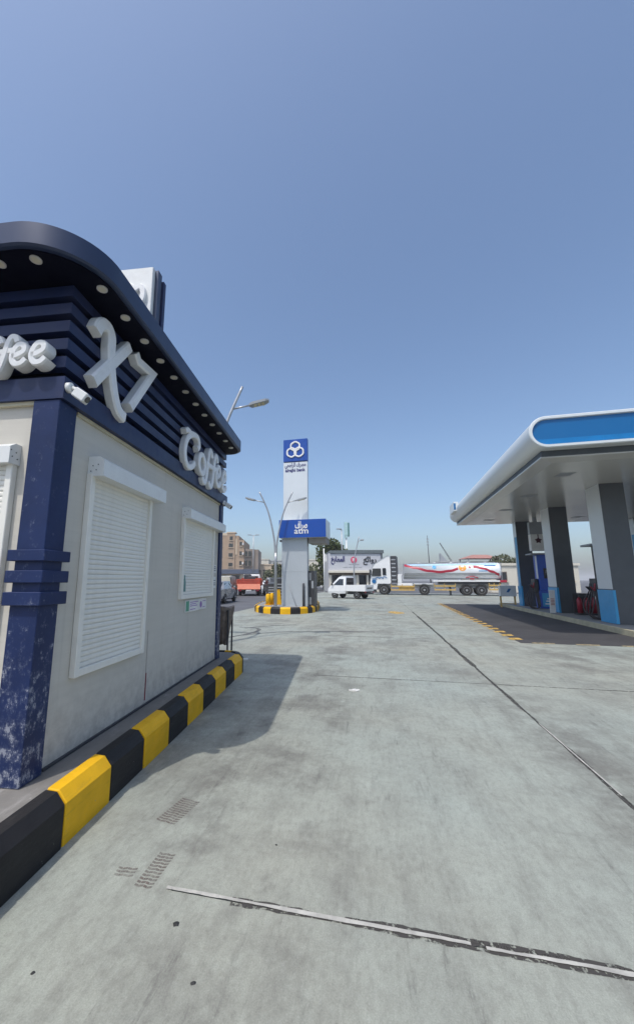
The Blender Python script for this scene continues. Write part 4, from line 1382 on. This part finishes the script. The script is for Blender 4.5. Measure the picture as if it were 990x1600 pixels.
b = MB().box(-1.802, -1.796, -0.45, 0.45, .80, .93); b.out('tailgate_print', M['car_grey'], tg)
for sg in (-1, 1):
    b = MB().box(-1.81, -1.756, sg * 0.70 - .045, sg * 0.70 + .045, .50, .61, 0.008); b.out('tail_light', M['wine'], t)
b = MB().box(-1.7, 1.5, -0.35, 0.35, .36, .6).box(-1.80, -1.72, -0.66, 0.66, .38, .49, 0.01)
b.out('chassis', M['dark_metal'], t)
for sg in (-1, 1):
    wheel(t, 1.15, sg * 0.72, 0.31, 0.18, sg); wheel(t, -0.98, sg * 0.72, 0.31, 0.18, sg)

# tanker truck, facing left
TR = 161.0
hv = Vector((math.cos(R(TR)), math.sin(R(TR)))); lv = Vector((-math.sin(R(TR)), math.cos(R(TR))))
front = Vector((10.1, 42.0))
c0 = front - lv * 1.2
tk = thing('tanker_truck', 'white tractor unit pulling a silver fuel tanker with a red wavy stripe', 'tanker truck', WORLD, (c0.x, c0.y, 0), rot=R(TR))
# local x: 0 at front axle, + forwards; left side y+ faces the camera
cab = [(1.38, .55), (1.42, 1.25), (1.30, 2.35), (1.12, 3.0), (0.85, 3.32), (-0.35, 4.05), (-0.62, 4.12), (-0.75, 3.9), (-0.75, 1.30), (-0.62, 1.15), (0.62, 1.15), (0.75, .55)]
b = MB()
ring0 = [(x, 1.20, z) for x, z in cab]
b.loft([[(x, -1.14, z) for x, z in cab], [(x, -1.20, z) for x, z in cab], [(x, 1.20, z) for x, z in cab], [(x - 0.0, 1.14, z) for x, z in cab]])
cb_ = b.out('cab', M['car_white'], tk)
b = MB().prism([(1.21, 1.95), (1.10, 2.75), (0.25, 2.75), (0.25, 1.95)], lambda u, v, t_: (u, t_, v), 1.202, 1.214)
b.out('door_window', M['glass'], cb_)
b = MB().prism([(0.08, 2.05), (0.08, 2.78), (-0.28, 2.78), (-0.28, 2.05)], lambda u, v, t_: (u, t_, v), 1.202, 1.214)
b.out('side_window', M['glass'], cb_)
b = MB().prism([(1.335, 1.95), (1.145, 2.85), (1.165, 2.86), (1.36, 1.95)], lambda u, v, t_: (u, t_, v), -1.05, 1.05)
b.out('windscreen', M['glass'], cb_)
b = MB()
for k, (x, zz) in enumerate(((1.05, 1.65), (0.7, 1.75), (0.35, 1.72), (0.0, 1.80))):
    b.sweep(spline([(x - 0.35, zz - 0.05), (x - 0.1, zz + 0.06), (x + 0.15, zz - 0.02)], 4), 0.07, 0.004 + 0.001 * k, lambda u, v, dd: (u, 1.201 + dd, v))
b.disc((1.0, 1.202, 1.40), (0, 1, 0), 0.22, 0.006, 18)
b.out('door_print', M['blue_bright'], cb_)
b = MB().box(1.25, 1.45, 1.21, 1.36, 2.05, 2.65, 0.03); b.out('wing_mirror', M['dark_metal'], tk)
b = MB().box(1.36, 1.48, -1.18, 1.18, .42, .80, 0.03); b.out('bumper', M['car_white'], tk)
for sg in (-1, 1):
    b = MB().box(1.40, 1.495, sg * 0.9 - .2, sg * 0.9 + .2, .86, 1.08, 0.02); b.out('headlight', M['lamp_glass'], tk)
    for k in range(1):
        b = MB().box(0.66, 0.9, sg * 1.1 - .1, sg * 1.1 + .1, .5, .6); b.out('cab_step', M['grey_metal'], tk)
b = MB().box(-1.38, -0.77, -1.15, 1.17, 1.25, 4.05, 0.02)
bk = b.out('rear_fairing', M['dark_metal'], tk)
for k in range(6):
    b = MB().box(-1.30, -0.85, 1.171, 1.185, 1.5 + k * 0.42, 1.62 + k * 0.42, 0.004)
    b.out('fairing_rib', M['grey_metal'], bk)
b = MB().box(-10.9, 1.0, -0.45, 0.45, .75, 1.10).box(-2.9, -1.4, 0.75, 1.12, .95, 1.20, .02).box(-4.9, -3.0, -1.1, 1.12, 1.08, 1.17, .01)
b.out('chassis', M['car_white'], tk)
b = MB().box(-1.85, -1.42, -0.5, 1.1, 1.22, 2.1, 0.04); b.out('air_tank', M['car_white'], tk)
# side guards
def rails(x0, x1, zs):
    b = MB()
    for z in zs:
        b.box(x0, x1, 1.13, 1.19, z, z + 0.12)
    for x in (x0, (x0 + x1) / 2, x1 - .06):
        b.box(x, x + .06, 1.08, 1.13, zs[0], zs[-1] + .3)
    b.out('side_guard', M['yellow_rail'], tk)
rails(-3.1, -0.72, (0.45, 0.82))
rails(-7.0, -5.0, (0.50, 0.88))
rails(-11.0, -10.0, (0.55, 0.95))
b = MB().box(-3.0, -1.5, 0.6, 1.05, .45, .95, .05); b.out('fuel_tank', M['yellow_rail'], tk)
b = MB().box(-6.6, -6.4, 0.75, 0.9, 0.02, 0.9).box(-6.68, -6.32, 0.68, 0.98, 0, 0.03); b.out('landing_leg', M['dark_metal'], tk)
for x in (0.0, -4.03, -8.0, -9.33):
    for sg in (-1, 1):
        wheel(tk, x, sg * 1.2, 0.53, 0.34, sg)
def guard(x, r=0.62, a0=0, a1=180):
    b = MB()
    o = arc(x, 0.53, r, a0, a1, 14); i = arc(x, 0.53, r - 0.03, a1, a0, 14)
    b.prism(o + i, lambda u, v, t_: (u, t_, v), 0.84, 1.235)
    b.out('mudguard', M['dark_metal'], tk)
guard(0.0, 0.64, 5, 175); guard(-4.03); guard(-8.0, 0.62, 10, 175); guard(-9.33, 0.62, 5, 170)
# tank barrel
b = MB()
TZ, TRZ, TRY = 2.42, 0.82, 1.16
def tring(x, k):
    return [(x, TRY * k * math.copysign(abs(math.cos(a)) ** 0.85, math.cos(a)), TZ + TRZ * k * math.copysign(abs(math.sin(a)) ** 0.85, math.sin(a))) for a in (2 * math.pi * i / 40 for i in range(40))]
b.loft([tring(-2.28, .80), tring(-2.22, .93), tring(-2.12, .99), tring(-2.0, 1), tring(-11.0, 1), tring(-11.12, .985), tring(-11.2, .9)], smooth=True)
tank = b.out('tank', M['tank'], tk)
b = MB()
for x in (-3.6, -5.2, -6.8, -8.4, -10.0):
    b.disc((x, 0, TZ + TRZ - 0.03), (0, 0, 1), 0.28, 0.12, 16)
b.box(-10.8, -2.6, -0.42, -0.38, TZ + TRZ + .02, TZ + TRZ + .09).box(-10.8, -2.6, 0.38, 0.42, TZ + TRZ - .02, TZ + TRZ + .05)
b.out('hatch', M['steel'], tank)
def on_tank(x, z, off):
    s_ = max(-1, min(1, (z - TZ) / TRZ))
    sa = math.copysign(abs(s_) ** (1 / 0.85), s_)
    ca = math.sqrt(max(0, 1 - sa * sa)) ** 0.85
    return (x, TRY * ca + off, z)
def wave(x):
    pts = [(-2.15, 3.05), (-3.2, 2.78), (-4.6, 2.45), (-5.6, 2.33), (-6.6, 2.45), (-7.6, 2.72), (-8.1, 2.80), (-8.9, 2.84), (-9.6, 2.68), (-10.4, 2.35), (-11.0, 2.05)]
    for (xa, za), (xb, zb) in zip(pts, pts[1:]):
        if xb <= x <= xa:
            f = (x - xa) / (xb - xa); f = f * f * (3 - 2 * f)
            return za + (zb - za) * f
    return 2.0
def tank_strip(x0, x1, zf, wd, off, mat_, name, n=44):
    b = MB(); prev = None
    for i in range(n + 1):
        x = x0 + (x1 - x0) * i / n
        z = zf(x)
        row = [b.bm.verts.new(on_tank(x, z + wd * (j / 3 - .5), off)) for j in range(4)]
        if prev:
            for j in range(3): b._f([prev[j], row[j], row[j + 1], prev[j + 1]])
        prev = row
    b.out(name, mat_, tank)
tank_strip(-2.12, -11.02, lambda x: 1.93, 0.50, 0.004, pm('tank_shade_dirt', (0.27, 0.28, 0.275), 0.4, var=0.2, scale=2, dirt=0.35), 'painted_shade_band')  # shade and ground reflection on the tank's underside painted as grey, plus dirt
tank_strip(-2.15, -7.35, wave, 0.24, 0.010, M['stripe_red'], 'red_stripe')
tank_strip(-8.75, -11.0, wave, 0.24, 0.010, M['stripe_red'], 'red_stripe')
tank_strip(-2.15, -11.0, lambda x: 2.20, 0.05, 0.008, M['grey_metal'], 'seam')
for (x, z, r, m) in ((-7.75, 2.75, 0.36, 'orange'), (-8.42, 2.80, 0.30, 'white'), (-8.42, 2.80, 0.10, 'stripe_red'), (-5.1, 2.82, 0.20, 'blue_light')):
    b = MB()
    off = 0.014 if r > 0.12 else 0.02
    c = b.bm.verts.new(on_tank(x, z, off))
    rg = [b.bm.verts.new(on_tank(x + r * math.cos(k * math.pi / 9), z + r * 0.9 * math.sin(k * math.pi / 9), off)) for k in range(18)]
    for k in range(18): b._f([c, rg[k], rg[(k + 1) % 18]])
    b.out('round_emblem', M[m], tank)
tank_strip(-2.4, -10.9, lambda x: 3.08, 0.16, 0.007, pm('tank_pale_blue', (0.42, 0.62, 0.76), 0.35), 'painted_top_light')  # pale blue painted on to brighten the tank's upper side
tank_strip(-9.75, -10.75, lambda x: 2.93, 0.10, 0.014, M['blue_bright'], 'blue_print', 8)
tank_strip(-9.2, -10.0, lambda x: 2.42, 0.08, 0.012, M['blue_light'], 'blue_print', 8)
b = MB().box(-11.0, -4.9, -1.19, 1.19, 1.36, 1.50, 0.01); b.out('side_beam', M['car_white'], tk)
b = MB().box(-11.1, -5.4, -1.0, 1.0, 1.12, 1.355); b.out('subframe', M['dark_metal'], tk)
b = MB()
for k, z in enumerate((1.7, 2.0, 2.3, 2.6, 2.9, 3.15)):
    b.box(-11.32, -11.28, 0.1, 0.7, z, z + .035)
b.bar((-11.3, 0.1, 1.4), (-11.3, 0.1, 3.25), 0.04).bar((-11.3, 0.7, 1.4), (-11.3, 0.7, 3.25), 0.04)
b.out('rear_ladder', M['steel'], tk)
b = MB().box(-11.6, -11.0, -1.15, 1.15, 1.30, 1.52, .02).box(-11.35, -11.25, -1.1, 1.1, .5, .64)
b.out('rear_bumper', M['stripe_red'], tk)
b = MB().tube(spline([(-8.0, 1.22, 1.75), (-8.6, 1.26, 1.88), (-9.1, 1.22, 1.72)], 5), 0.05, 8).box(-8.75, -8.35, 1.12, 1.24, 1.58, 1.72)
b.out('valve_pipe', M['stripe_red'], tk)

# red flatbed truck seen from behind on the left road
t = thing('flatbed_truck', 'red flatbed truck seen from behind on the road left of the cash machine', 'truck', WORLD, (-3.95, 41.5, 0), rot=R(92))
b = MB().box(-2.2, 2.3, -1.15, 1.15, 0.95, 1.12, .02); b.out('deck', M['red'], t)
for sg in (-1, 1):
    b = MB().box(-2.2, 2.3, sg * 1.15 - .04, sg * 1.15 + .04, 1.121, 1.62, .01)
    bs = b.out('side_board', M['red'], t)
    b = MB()
    for k in range(7):
        b.box(-2.1 + k * .7, -2.03 + k * .7, sg * 1.21 - .02, sg * 1.21 + .02, 1.0, 1.6)
    b.out('board_rib', M['red_light'], bs)
b = MB().prism([(-2.25, 1.13), (-2.45, 0.62), (-2.50, 0.64), (-2.30, 1.15)], lambda u, v, tt: (u, tt, v), -1.12, 1.12)
b.out('tailboard', M['red_light'], t)
b = MB()
for k in range(3):
    b.box(-2.28, -2.215, -1.15, 1.15, 1.16 + k * .16, 1.30 + k * .16, .01)
b.out('rear_board', M['red'], t)
b = MB().box(-2.3, 4.2, -0.4, 0.4, .55, .9); b.out('chassis', M['dark_metal'], t)
S = [(2.5, 1.0, .6, 1.3, 2.05, .88), (2.55, 1.02, .5, 1.3, 2.15, .86), (3.6, 1.02, .5, 1.3, 2.15, .86), (4.15, 1.0, .5, 1.2, 1.4, .9), (4.3, .95, .55, 1.0, 1.1, .85)]
b = MB(); b.loft(body_loft(S)); cb_ = b.out('cab', M['car_white'], t)
b = MB().box(2.47, 2.495, -0.7, 0.7, 1.45, 1.95); b.out('rear_window', M['glass'], t)
b = MB().box(2.35, 2.42, -1.1, 1.1, 1.12, 1.75, .01); b.out('head_board', M['red'], t)
for sg in (-1, 1):
    b = MB().box(-2.44, -2.34, sg * 0.85 - .16, sg * 0.85 + .16, .46, .60, .01); b.out('tail_light', M['wine'], t)
    b = MB().box(3.7, 3.8, sg * 1.18 - .1, sg * 1.18 + .1, 1.35, 1.7, .02); b.out('wing_mirror', M['dark_metal'], t)
    for xx in (-1.3, 3.2):
        wheel(t, xx, sg * 1.05, .40, .3, sg)
b = MB().box(-2.46, -2.40, -.25, .25, .48, .6); b.out('number_plate', M['paper'], t)
b = MB().box(0.6, 1.5, -0.5, 0.3, 1.13, 1.9, .06).box(1.4, 2.1, 0.0, 0.8, 1.13, 2.15, .1)
o = b.out('cargo_bundle', M['dark_metal'], label='dark wrapped bundles loaded on the red flatbed truck', cat='cargo')
o.matrix_world = t.matrix_basis.copy()

car('parked_car', 'silver saloon half hidden by the kiosk corner', 'car', -4.95, 28.2, 84, M['car_silver'])
car('parked_van', 'cream van behind the silver saloon at the kiosk corner', 'van', -6.3, 40.5, 88, M['car_beige'], 'van')
car('parked_car', 'dark saloon with lights facing away left of the red truck', 'car', -5.75, 34.5, 88, M['car_grey'])
car('parked_car', 'white saloon just right of the red truck behind the yellow barrier', 'car', -2.35, 47.0, 120, M['car_white'])
car('parked_car', 'grey estate car right of the red truck behind the black cabinets', 'car', -1.45, 40.5, 100, M['car_grey'], 'suv')
car('parked_car', 'white saloon seen past the red truck cab', 'car', -5.2, 62.0, 95, M['car_white'])
car('parked_car', 'white estate car parked far behind between totem and shop', 'car', 5.4, 72.0, 178, M['car_white'], 'suv')
car('parked_car', 'white saloon parked beside the tree trunk far behind the pickup', 'car', 7.6, 66.0, 160, M['car_white'])

# ================================================================== BUILDINGS
def win(parent, x0, x1, z0, z1, y, depth=0.25, mat_=None, sill=True):
    b = MB().box(x0 - .08, x1 + .08, y - .05, y - .002, z0 - .08, z1 + .08)
    fr = b.out('window', M['tan_dark'], parent)
    b = MB().box(x0, x1, y - .062, y - .051, z0, z1)
    b.out('pane', mat_ or M['glass'], fr)
    if sill:
        b = MB().box(x0 - .15, x1 + .15, y - .22, y - .052, z0 - .2, z0 - .085)
        b.out('sill', M['tan_light'], fr)
    return fr

t = thing('apartment_building', 'tan four storey apartment building with small windows behind the road', 'building', WORLD, (-16, 112, 0))
Y = 110.0
b = MB().box(-24, -13.9, Y, Y + 16, 3.0, 13.9).box(-13.9, -12.35, Y + .01, Y + 16, 3.0, 12.6)
b.out('wall', M['tan'], t)
b = MB().box(-12.35, -9.5, Y + .3, Y + 14, 3.0, 10.1); b.out('side_wing', M['tan_dark'], t)
b = MB().box(-9.5, -8.4, Y + .6, Y + 13, 3.0, 10.0); b.out('wing_return', M['tan_dark'], t)
b = MB().box(-17.2, -14.9, Y - .25, Y - .01, 3.0, 14.6); tw = b.out('stair_tower', M['tan'], t)
b = MB().box(-24, -17.2, Y - .1, Y + .5, 13.9, 14.6).box(-17.3, -14.8, Y - .35, Y + 3, 14.601, 14.9)
b.out('parapet', M['tan_light'], t)
b = MB().box(-14.75, -14.35, Y - .12, Y - .005, 8.5, 13.0); b.out('pale_pilaster', M['tan_light'], t)
b = MB().box(-25, -8.2, Y - 1.6, Y + 2, 3.2, 4.4); b.out('shop_awning', M['awning'], t)
b = MB().box(-25, -8.2, Y - .3, Y + 2, 0, 3.19); b.out('ground_floor', M['tan_light'], t)
for k in range(4):
    b = MB().box(-23 + k * 3.6, -20.6 + k * 3.6, Y - .35, Y - .305, .3, 2.9); b.out('shop_front', M['glass'], t)
for z in (5.6, 8.3, 11.0):
    win(t, -19.2, -18.5, z, z + 1.1, Y)
    win(t, -16.6, -15.5, z - .4, z + .6, Y - .25)
    win(t, -13.6, -13.0, z, z + 1.1, Y)
    b = MB().box(-20.6, -19.4, Y - .5, Y - .01, z + .3, z + 1.0, .02); b.out('air_conditioner', M['paper'], t)
    b = MB().box(-12.85, -12.45, Y - .45, Y - .01, z + .2, z + .8, .02); b.out('air_conditioner', M['paper'], t)
win(t, -16.4, -15.6, 12.6, 13.6, Y - .25)
for z in (5.4, 8.0):
    b = MB().box(-12.1, -10.3, Y + .05, Y + .29, z, z + 1.5); lg = b.out('loggia', M['glass'], t)
    b = MB().box(-12.2, -10.2, Y - .1, Y + .28, z - .12, z - .02).box(-11.3, -11.15, Y - .02, Y + .045, z, z + 1.5)
    b.out('loggia_frame', M['tan_dark'], lg)

def low_building(label, x0, x1, y, h, wallm, win_n, dy=8):
    t = thing('low_building', label, 'building', WORLD, ((x0 + x1) / 2, y, 0), group='low buildings far behind')
    b = MB().box(x0, x1, y, y + dy, 0, h); b.out('wall', wallm, t)
    b = MB().box(x0 - .15, x1 + .15, y - .15, y + dy + .15, h, h + .3); b.out('parapet', wallm, t)
    wd = (x1 - x0) / max(1, win_n)
    for k in range(win_n):
        cx_ = x0 + wd * (k + .5)
        win(t, cx_ - wd * .22, cx_ + wd * .22, h * .45, h * .75, y)
    return t
low_building('cream flat roofed block right of the tan apartments', -11.2, -7.0, 142, 8.7, M['cream'], 3)
low_building('pale grey flat roofed block between cream block and street lamp', -7.0, 0.5, 150, 8.6, M['pale_grey'], 4)
low_building('long beige low wall building below the cream block', -9.2, -2.2, 118, 5.9, M['tan_light'], 5)
low_building('white flat roofed house behind the totem and the big tree', 5.9, 9.6, 122, 7.5, M['cream'], 2)
low_building('cream flat roofed building behind the tanker rear and canopy column', 25.0, 36.0, 49, 3.3, M['cream'], 4)

# shop with the big name board
t = thing('kitchen_shop', 'grey shop with a long name board and dark glass front', 'shop', WORLD, (9, 54, 0), rot=None)
SY = 52.0
b = MB().box(5.35, 12.6, SY + .4, SY + 8, 0, 5.0); b.out('wall', M['pale_grey'], t)
b = MB().box(5.5, 12.62, SY - .25, SY + 8, 5.02, 5.38).box(7.1, 12.6, SY - .2, SY + 7, 5.381, 5.45); b.out('roof_cap', pm('cap_slate', (0.12, 0.145, 0.155), 0.6), t)
b = MB().box(5.3, 12.2, SY - .1, SY + .39, 2.75, 5.0, .02); nb_ = b.out('name_board', M['shop_board'], t)
b = MB().box(5.25, 12.25, SY - .45, SY + .39, 2.45, 2.745, .02); b.out('ledge', M['cream'], t)
b = MB().box(5.4, 12.5, SY + .02, SY + .38, 2.2, 2.445); b.out('ledge_shadow_band', pm('band_brown', (0.16, 0.12, 0.09), 0.7), t)
for x in (5.45, 7.05, 9.0, 10.3, 11.6):
    b = MB().box(x, x + .28, SY + .1, SY + .39, 0, 2.2); b.out('pillar', M['cream'], t)
for x0, x1 in ((5.75, 7.03), (9.3, 10.28), (10.6, 11.58)):
    b = MB().box(x0, x1, SY + .3, SY + .395, .1, 2.15); b.out('shop_window', M['glass'], t)
b = MB().box(7.35, 8.98, SY + .28, SY + .395, .05, 2.15); b.out('shop_door', M['white'], t)
AR_K = '\uFE8D\uFEDF\uFEE4\uFEC4\uFE8E\uFE91\uFEA6'[::-1]
AR_R = '\uFEAD\uFEED\uFE8D\uFE8B\uFECA'[::-1]
nf = lambda cx_, cz_: (lambda u, v, dd: (cx_ + u, SY - .1005 - dd, cz_ + v))
text_part('name_text', AR_K, 0.95, M['blue_text'], t, nf(6.55, 4.1), 1.8, 0.03, 0.05)
text_part('name_text', AR_R, 0.95, M['dark_metal'], t, nf(10.75, 4.05), 1.75, 0.03, 0.05)
b = MB().disc((8.65, SY - .101, 4.15), (0, -1, 0), 0.42, 0.05, 20); b.out('round_emblem', M['pink'], t)
text_part('emblem_letter', 'R', 0.6, M['letter'], t, lambda u, v, dd: (8.65 + u, SY - .1515 - dd, 4.15 + v), None, 0.01, 0.02)
b = MB()
for (x0, x1, z) in ((8.0, 8.35, 3.55), (8.4, 8.8, 3.55), (8.85, 9.35, 3.55), (7.2, 7.8, 3.18), (7.9, 8.4, 3.18), (8.5, 9.1, 3.18), (9.2, 9.7, 3.18)):
    b.box(x0, x1, SY - .115, SY - .1015, z - .05, z + .05)
b.out('small_print', M['grey_metal'], t)

# ================================================================== FAR POSTS
def lamp(label, x, y, h, arms, pole_m):
    t = thing('lamp_post', label, 'lamp post', WORLD, (x, y, 0), group='far lamp posts')
    b = MB().tube([(x, y, 0), (x, y, h * .6), (x, y, h)], [.13, .10, .07], 8); b.out('pole', pole_m, t)
    for a, up in arms:
        b = MB().tube([(x, y, h - .1), (x + a * .8, y, h - .1 + up)], .045, 6); b.out('arm', pole_m, t)
        b = MB().box(x + a * .8 - .4, x + a * .8 + .4, y - .15, y + .15, h - .16 + up, h - .02 + up, .03); b.out('lamp_head', M['grey_metal'], t)
lamp('tall thin lamp post with two heads before the tan apartments', -7.1, 80, 10.6, ((-1, .15), (1, .15)), M['steel'])
lamp('thin grey lamp post with one head at the left of the shop', 8.25, 60, 9.2, ((-.5, .2),), M['steel'])
lamp('short armed lamp post in front of the tower crane far away', 46.5, 170, 9.0, ((-.6, .2), (.6, .2)), M['steel'])
t = thing('lamp_post', 'bent lamp post with one head standing before the shop name board', 'lamp post', WORLD, (7.8, 47, 0))
b = MB().tube(spline([(7.8, 47, 0), (7.85, 47, 3.0), (8.05, 47, 4.6), (8.55, 47, 6.7)], 6), [.09 - .002 * i for i in range(19)], 8); b.out('pole', M['steel'], t)
b = MB().tube([(8.4, 47, 6.1), (8.75, 47, 6.25)], .04, 6); b.out('arm', M['steel'], t)
b = MB().box(8.7, 9.1, 46.85, 47.15, 6.2, 6.38, .04); b.out('lamp_head', M['grey_metal'], t)
t = thing('pylon_sign', 'pale teal pylon sign on a white pole behind the shop', 'sign', WORLD, (11.4, 76, 0))
b = MB().tube([(11.35, 76, 0), (11.35, 76, 10.0)], .12, 8); b.out('pole', M['white'], t)
b = MB().box(11.0, 11.65, 75.7, 76.3, 9.95, 12.7, .05).box(11.05, 11.5, 75.72, 76.2, 9.6, 9.94); b.out('sign_panel', M['teal'], t)
b = MB().box(11.66, 11.98, 75.75, 76.25, 9.9, 12.6, .04); b.out('side_panel', M['teal_dark'], t)
t = thing('flag_pole', 'white pole with a small hanging banner in front of the large tree', 'pole', WORLD, (4.55, 50, 0))
b = MB().tube([(4.55, 50, 0), (4.55, 50, 5.5)], .07, 8); b.out('pole', M['white'], t)
b = MB().prism([(4.63, 4.9), (4.85, 4.7), (4.9, 3.9), (4.66, 3.8)], lambda u, v, tt: (u, tt, v), 49.97, 50.0); b.out('banner', M['paper'], t)
t = thing('radio_mast', 'thin dark mast rising far behind the silver tank', 'mast', WORLD, (71, 200, 0))
b = MB().tube([(71.8, 200, 0), (71.4, 200, 24.0)], [.35, .12], 6); b.out('mast', M['dark_metal'], t)
b = MB()
for z in (19, 20.5, 22):
    b.box(70.9, 72.0, 199.9, 200.1, z, z + .4)
b.out('antenna', M['grey_metal'], t)
t = thing('crane', 'slanted crane boom on a dark deck far behind the silver tank', 'crane', WORLD, (81, 200, 0))
b = MB()
p0, p1 = Vector((83.0, 200, 10.8)), Vector((77.6, 200, 20.2))
for o in ((-.35, 0), (.35, 0), (0, .6)):
    b.bar(p0 + Vector((o[0], o[1], 0)), p1 + Vector((o[0] * .5, o[1] * .5, 0)), .14)
for k in range(9):
    a = p0.lerp(p1, k / 9); c = p0.lerp(p1, (k + 1) / 9)
    b.bar(a + Vector((-.35, 0, 0)), c + Vector((.3, 0, 0)), .09)
b.out('boom', M['dark_metal'], t)
b = MB().box(76.5, 84.5, 197, 203, 0, 10.2).box(76.0, 85.0, 196.5, 203.5, 10.2, 10.8); b.out('deck', M['pale_grey'], t)
b = MB().prism([(77.2, 10.8), (77.2, 14.8), (80.5, 10.8)], lambda u, v, tt: (u, tt, v), 199, 201); b.out('counter_frame', M['grey_metal'], t)
t = thing('pavilion', 'small pavilion with a faded red roof above the tanker rear', 'pavilion', WORLD, (43, 88, 0))
b = MB().loft([[(39.2, 86, 6.2), (47.0, 86, 6.2), (47.0, 91, 6.2), (39.2, 91, 6.2)], [(41.5, 88, 7.1), (44.5, 88, 7.1), (44.5, 89, 7.1), (41.5, 89, 7.1)]]); b.out('roof', pm('faded_red', (0.36, 0.18, 0.15), .8), t)
b = MB()
for x in (39.6, 46.6):
    for y in (86.3, 90.7):
        b.box(x - .12, x + .12, y - .12, y + .12, 0, 6.2)
b.out('post', M['pale_grey'], t)
b = MB().box(39.9, 46.3, 88, 90.5, 0, 5.6); b.out('wall', M['pale_grey'], t)

# ================================================================== TREES
def tree(name, label, x, y, h, rx, rz, leafm, n, seed, trunk=0.16, leaf=0.22, zc=None, cat='tree'):
    rr = random.Random(seed)
    t = thing(name, label, cat, WORLD, (x, y, 0), group='trees behind the forecourt')
    zc = zc or (h - rz)
    b = MB()
    b.tube(spline([(x, y, 0), (x + .1, y, zc * .4), (x - .05, y, zc * .8), (x, y, zc + rz * .3)], 4), [trunk * (1 - .055 * i) for i in range(13)], 8)
    limbs = []
    for k in range(8):
        a = rr.uniform(0, 6.28); z0 = zc * rr.uniform(.45, .95)
        e = (x + math.cos(a) * rx * rr.uniform(.5, .8), y + math.sin(a) * rx * rr.uniform(.5, .8), zc + rz * rr.uniform(-.4, .6))
        m_ = ((x + e[0]) / 2, (y + e[1]) / 2, (z0 + e[2]) / 2 + .15)
        b.tube(spline([(x, y, z0), m_, e], 3), [trunk * .5 * (1 - .13 * i) for i in range(7)], 6)
        limbs.append(e)
    b.out('trunk', M['bark'], t)
    b = MB()
    clumps = [(e, rr.uniform(.35, .6)) for e in limbs]
    for k in range(16):
        a = rr.uniform(0, 6.28); u = rr.uniform(-1, 1); q = rr.uniform(.45, .95)
        s_ = math.sqrt(1 - u * u)
        clumps.append(((x + rx * q * s_ * math.cos(a), y + rx * q * s_ * math.sin(a), zc + rz * q * u), rr.uniform(.28, .5)))
    for i in range(n):
        (cx_, cy_, cz_), cr = clumps[rr.randrange(len(clumps))]
        a = rr.uniform(0, 6.28); u = rr.uniform(-1, 1); q = rr.random() ** .4 * cr
        s_ = math.sqrt(1 - u * u)
        p = Vector((cx_ + rx * q * s_ * math.cos(a), cy_ + rx * q * s_ * math.sin(a), cz_ + rz * q * u))
        d1 = Vector((rr.uniform(-1, 1), rr.uniform(-1, 1), rr.uniform(-1, 1))).normalized()
        d2 = d1.cross(Vector((rr.uniform(-1, 1), rr.uniform(-1, 1), rr.uniform(-1, 1)))).normalized()
        s1, s2 = leaf * rr.uniform(.6, 1.2), leaf * rr.uniform(.35, .7)
        b.quad(p - d1 * s1, p - d2 * s2, p + d1 * s1, p + d2 * s2)
    b.out('crown', leafm, t)
tree('tree', 'large dark green tree between the cash machine and the shop', 6.5, 62, 7.4, 2.7, 3.1, M['leaf'], 5200, 3, zc=4.3, leaf=0.27)
tree('tree', 'bushy green tree low behind the cash machine cabinet', 4.0, 70, 4.3, 2.0, 1.9, M['leaf'], 2200, 4, zc=2.2)
tree('tree', 'dusty olive tree left of the totem shaft', -1.55, 60, 4.3, 1.0, 2.0, M['leaf_dusty'], 2000, 5, zc=2.2)
tree('tree', 'small dusty tree right of the red truck near the beige wall', -3.6, 78, 3.9, 1.5, 1.5, M['leaf_dusty'], 1500, 6, zc=2.1)
tree('tree', 'flat topped tree showing over the cream building by the canopy column', 33.0, 60, 5.2, 2.2, 1.2, M['leaf_dusty'], 1600, 7, zc=4.0)
tree('tree', 'round green bush tree right of the totem base', 4.15, 60, 3.5, 1.4, 1.5, M['leaf_dusty'], 1600, 8, zc=1.9)

# ================================================================== HAZE
b = MB().box(-2990, 2990, -2990, 2990, -1.03, 27.0)
hz = bpy.data.materials.new('haze_air')
hz.use_nodes = True
nt = hz.node_tree
nt.nodes.remove(nt.nodes["Principled BSDF"])
pv = nt.nodes.new("ShaderNodeVolumePrincipled")
pv.inputs["Color"].default_value = (0.95, 0.945, 0.955, 1)
pv.inputs["Density"].default_value = 0.0007
pv.inputs["Anisotropy"].default_value = 0.0
nt.links.new(pv.outputs[0], nt.nodes["Material Output"].inputs["Volume"])
o = b.out('haze', hz, kind='stuff')
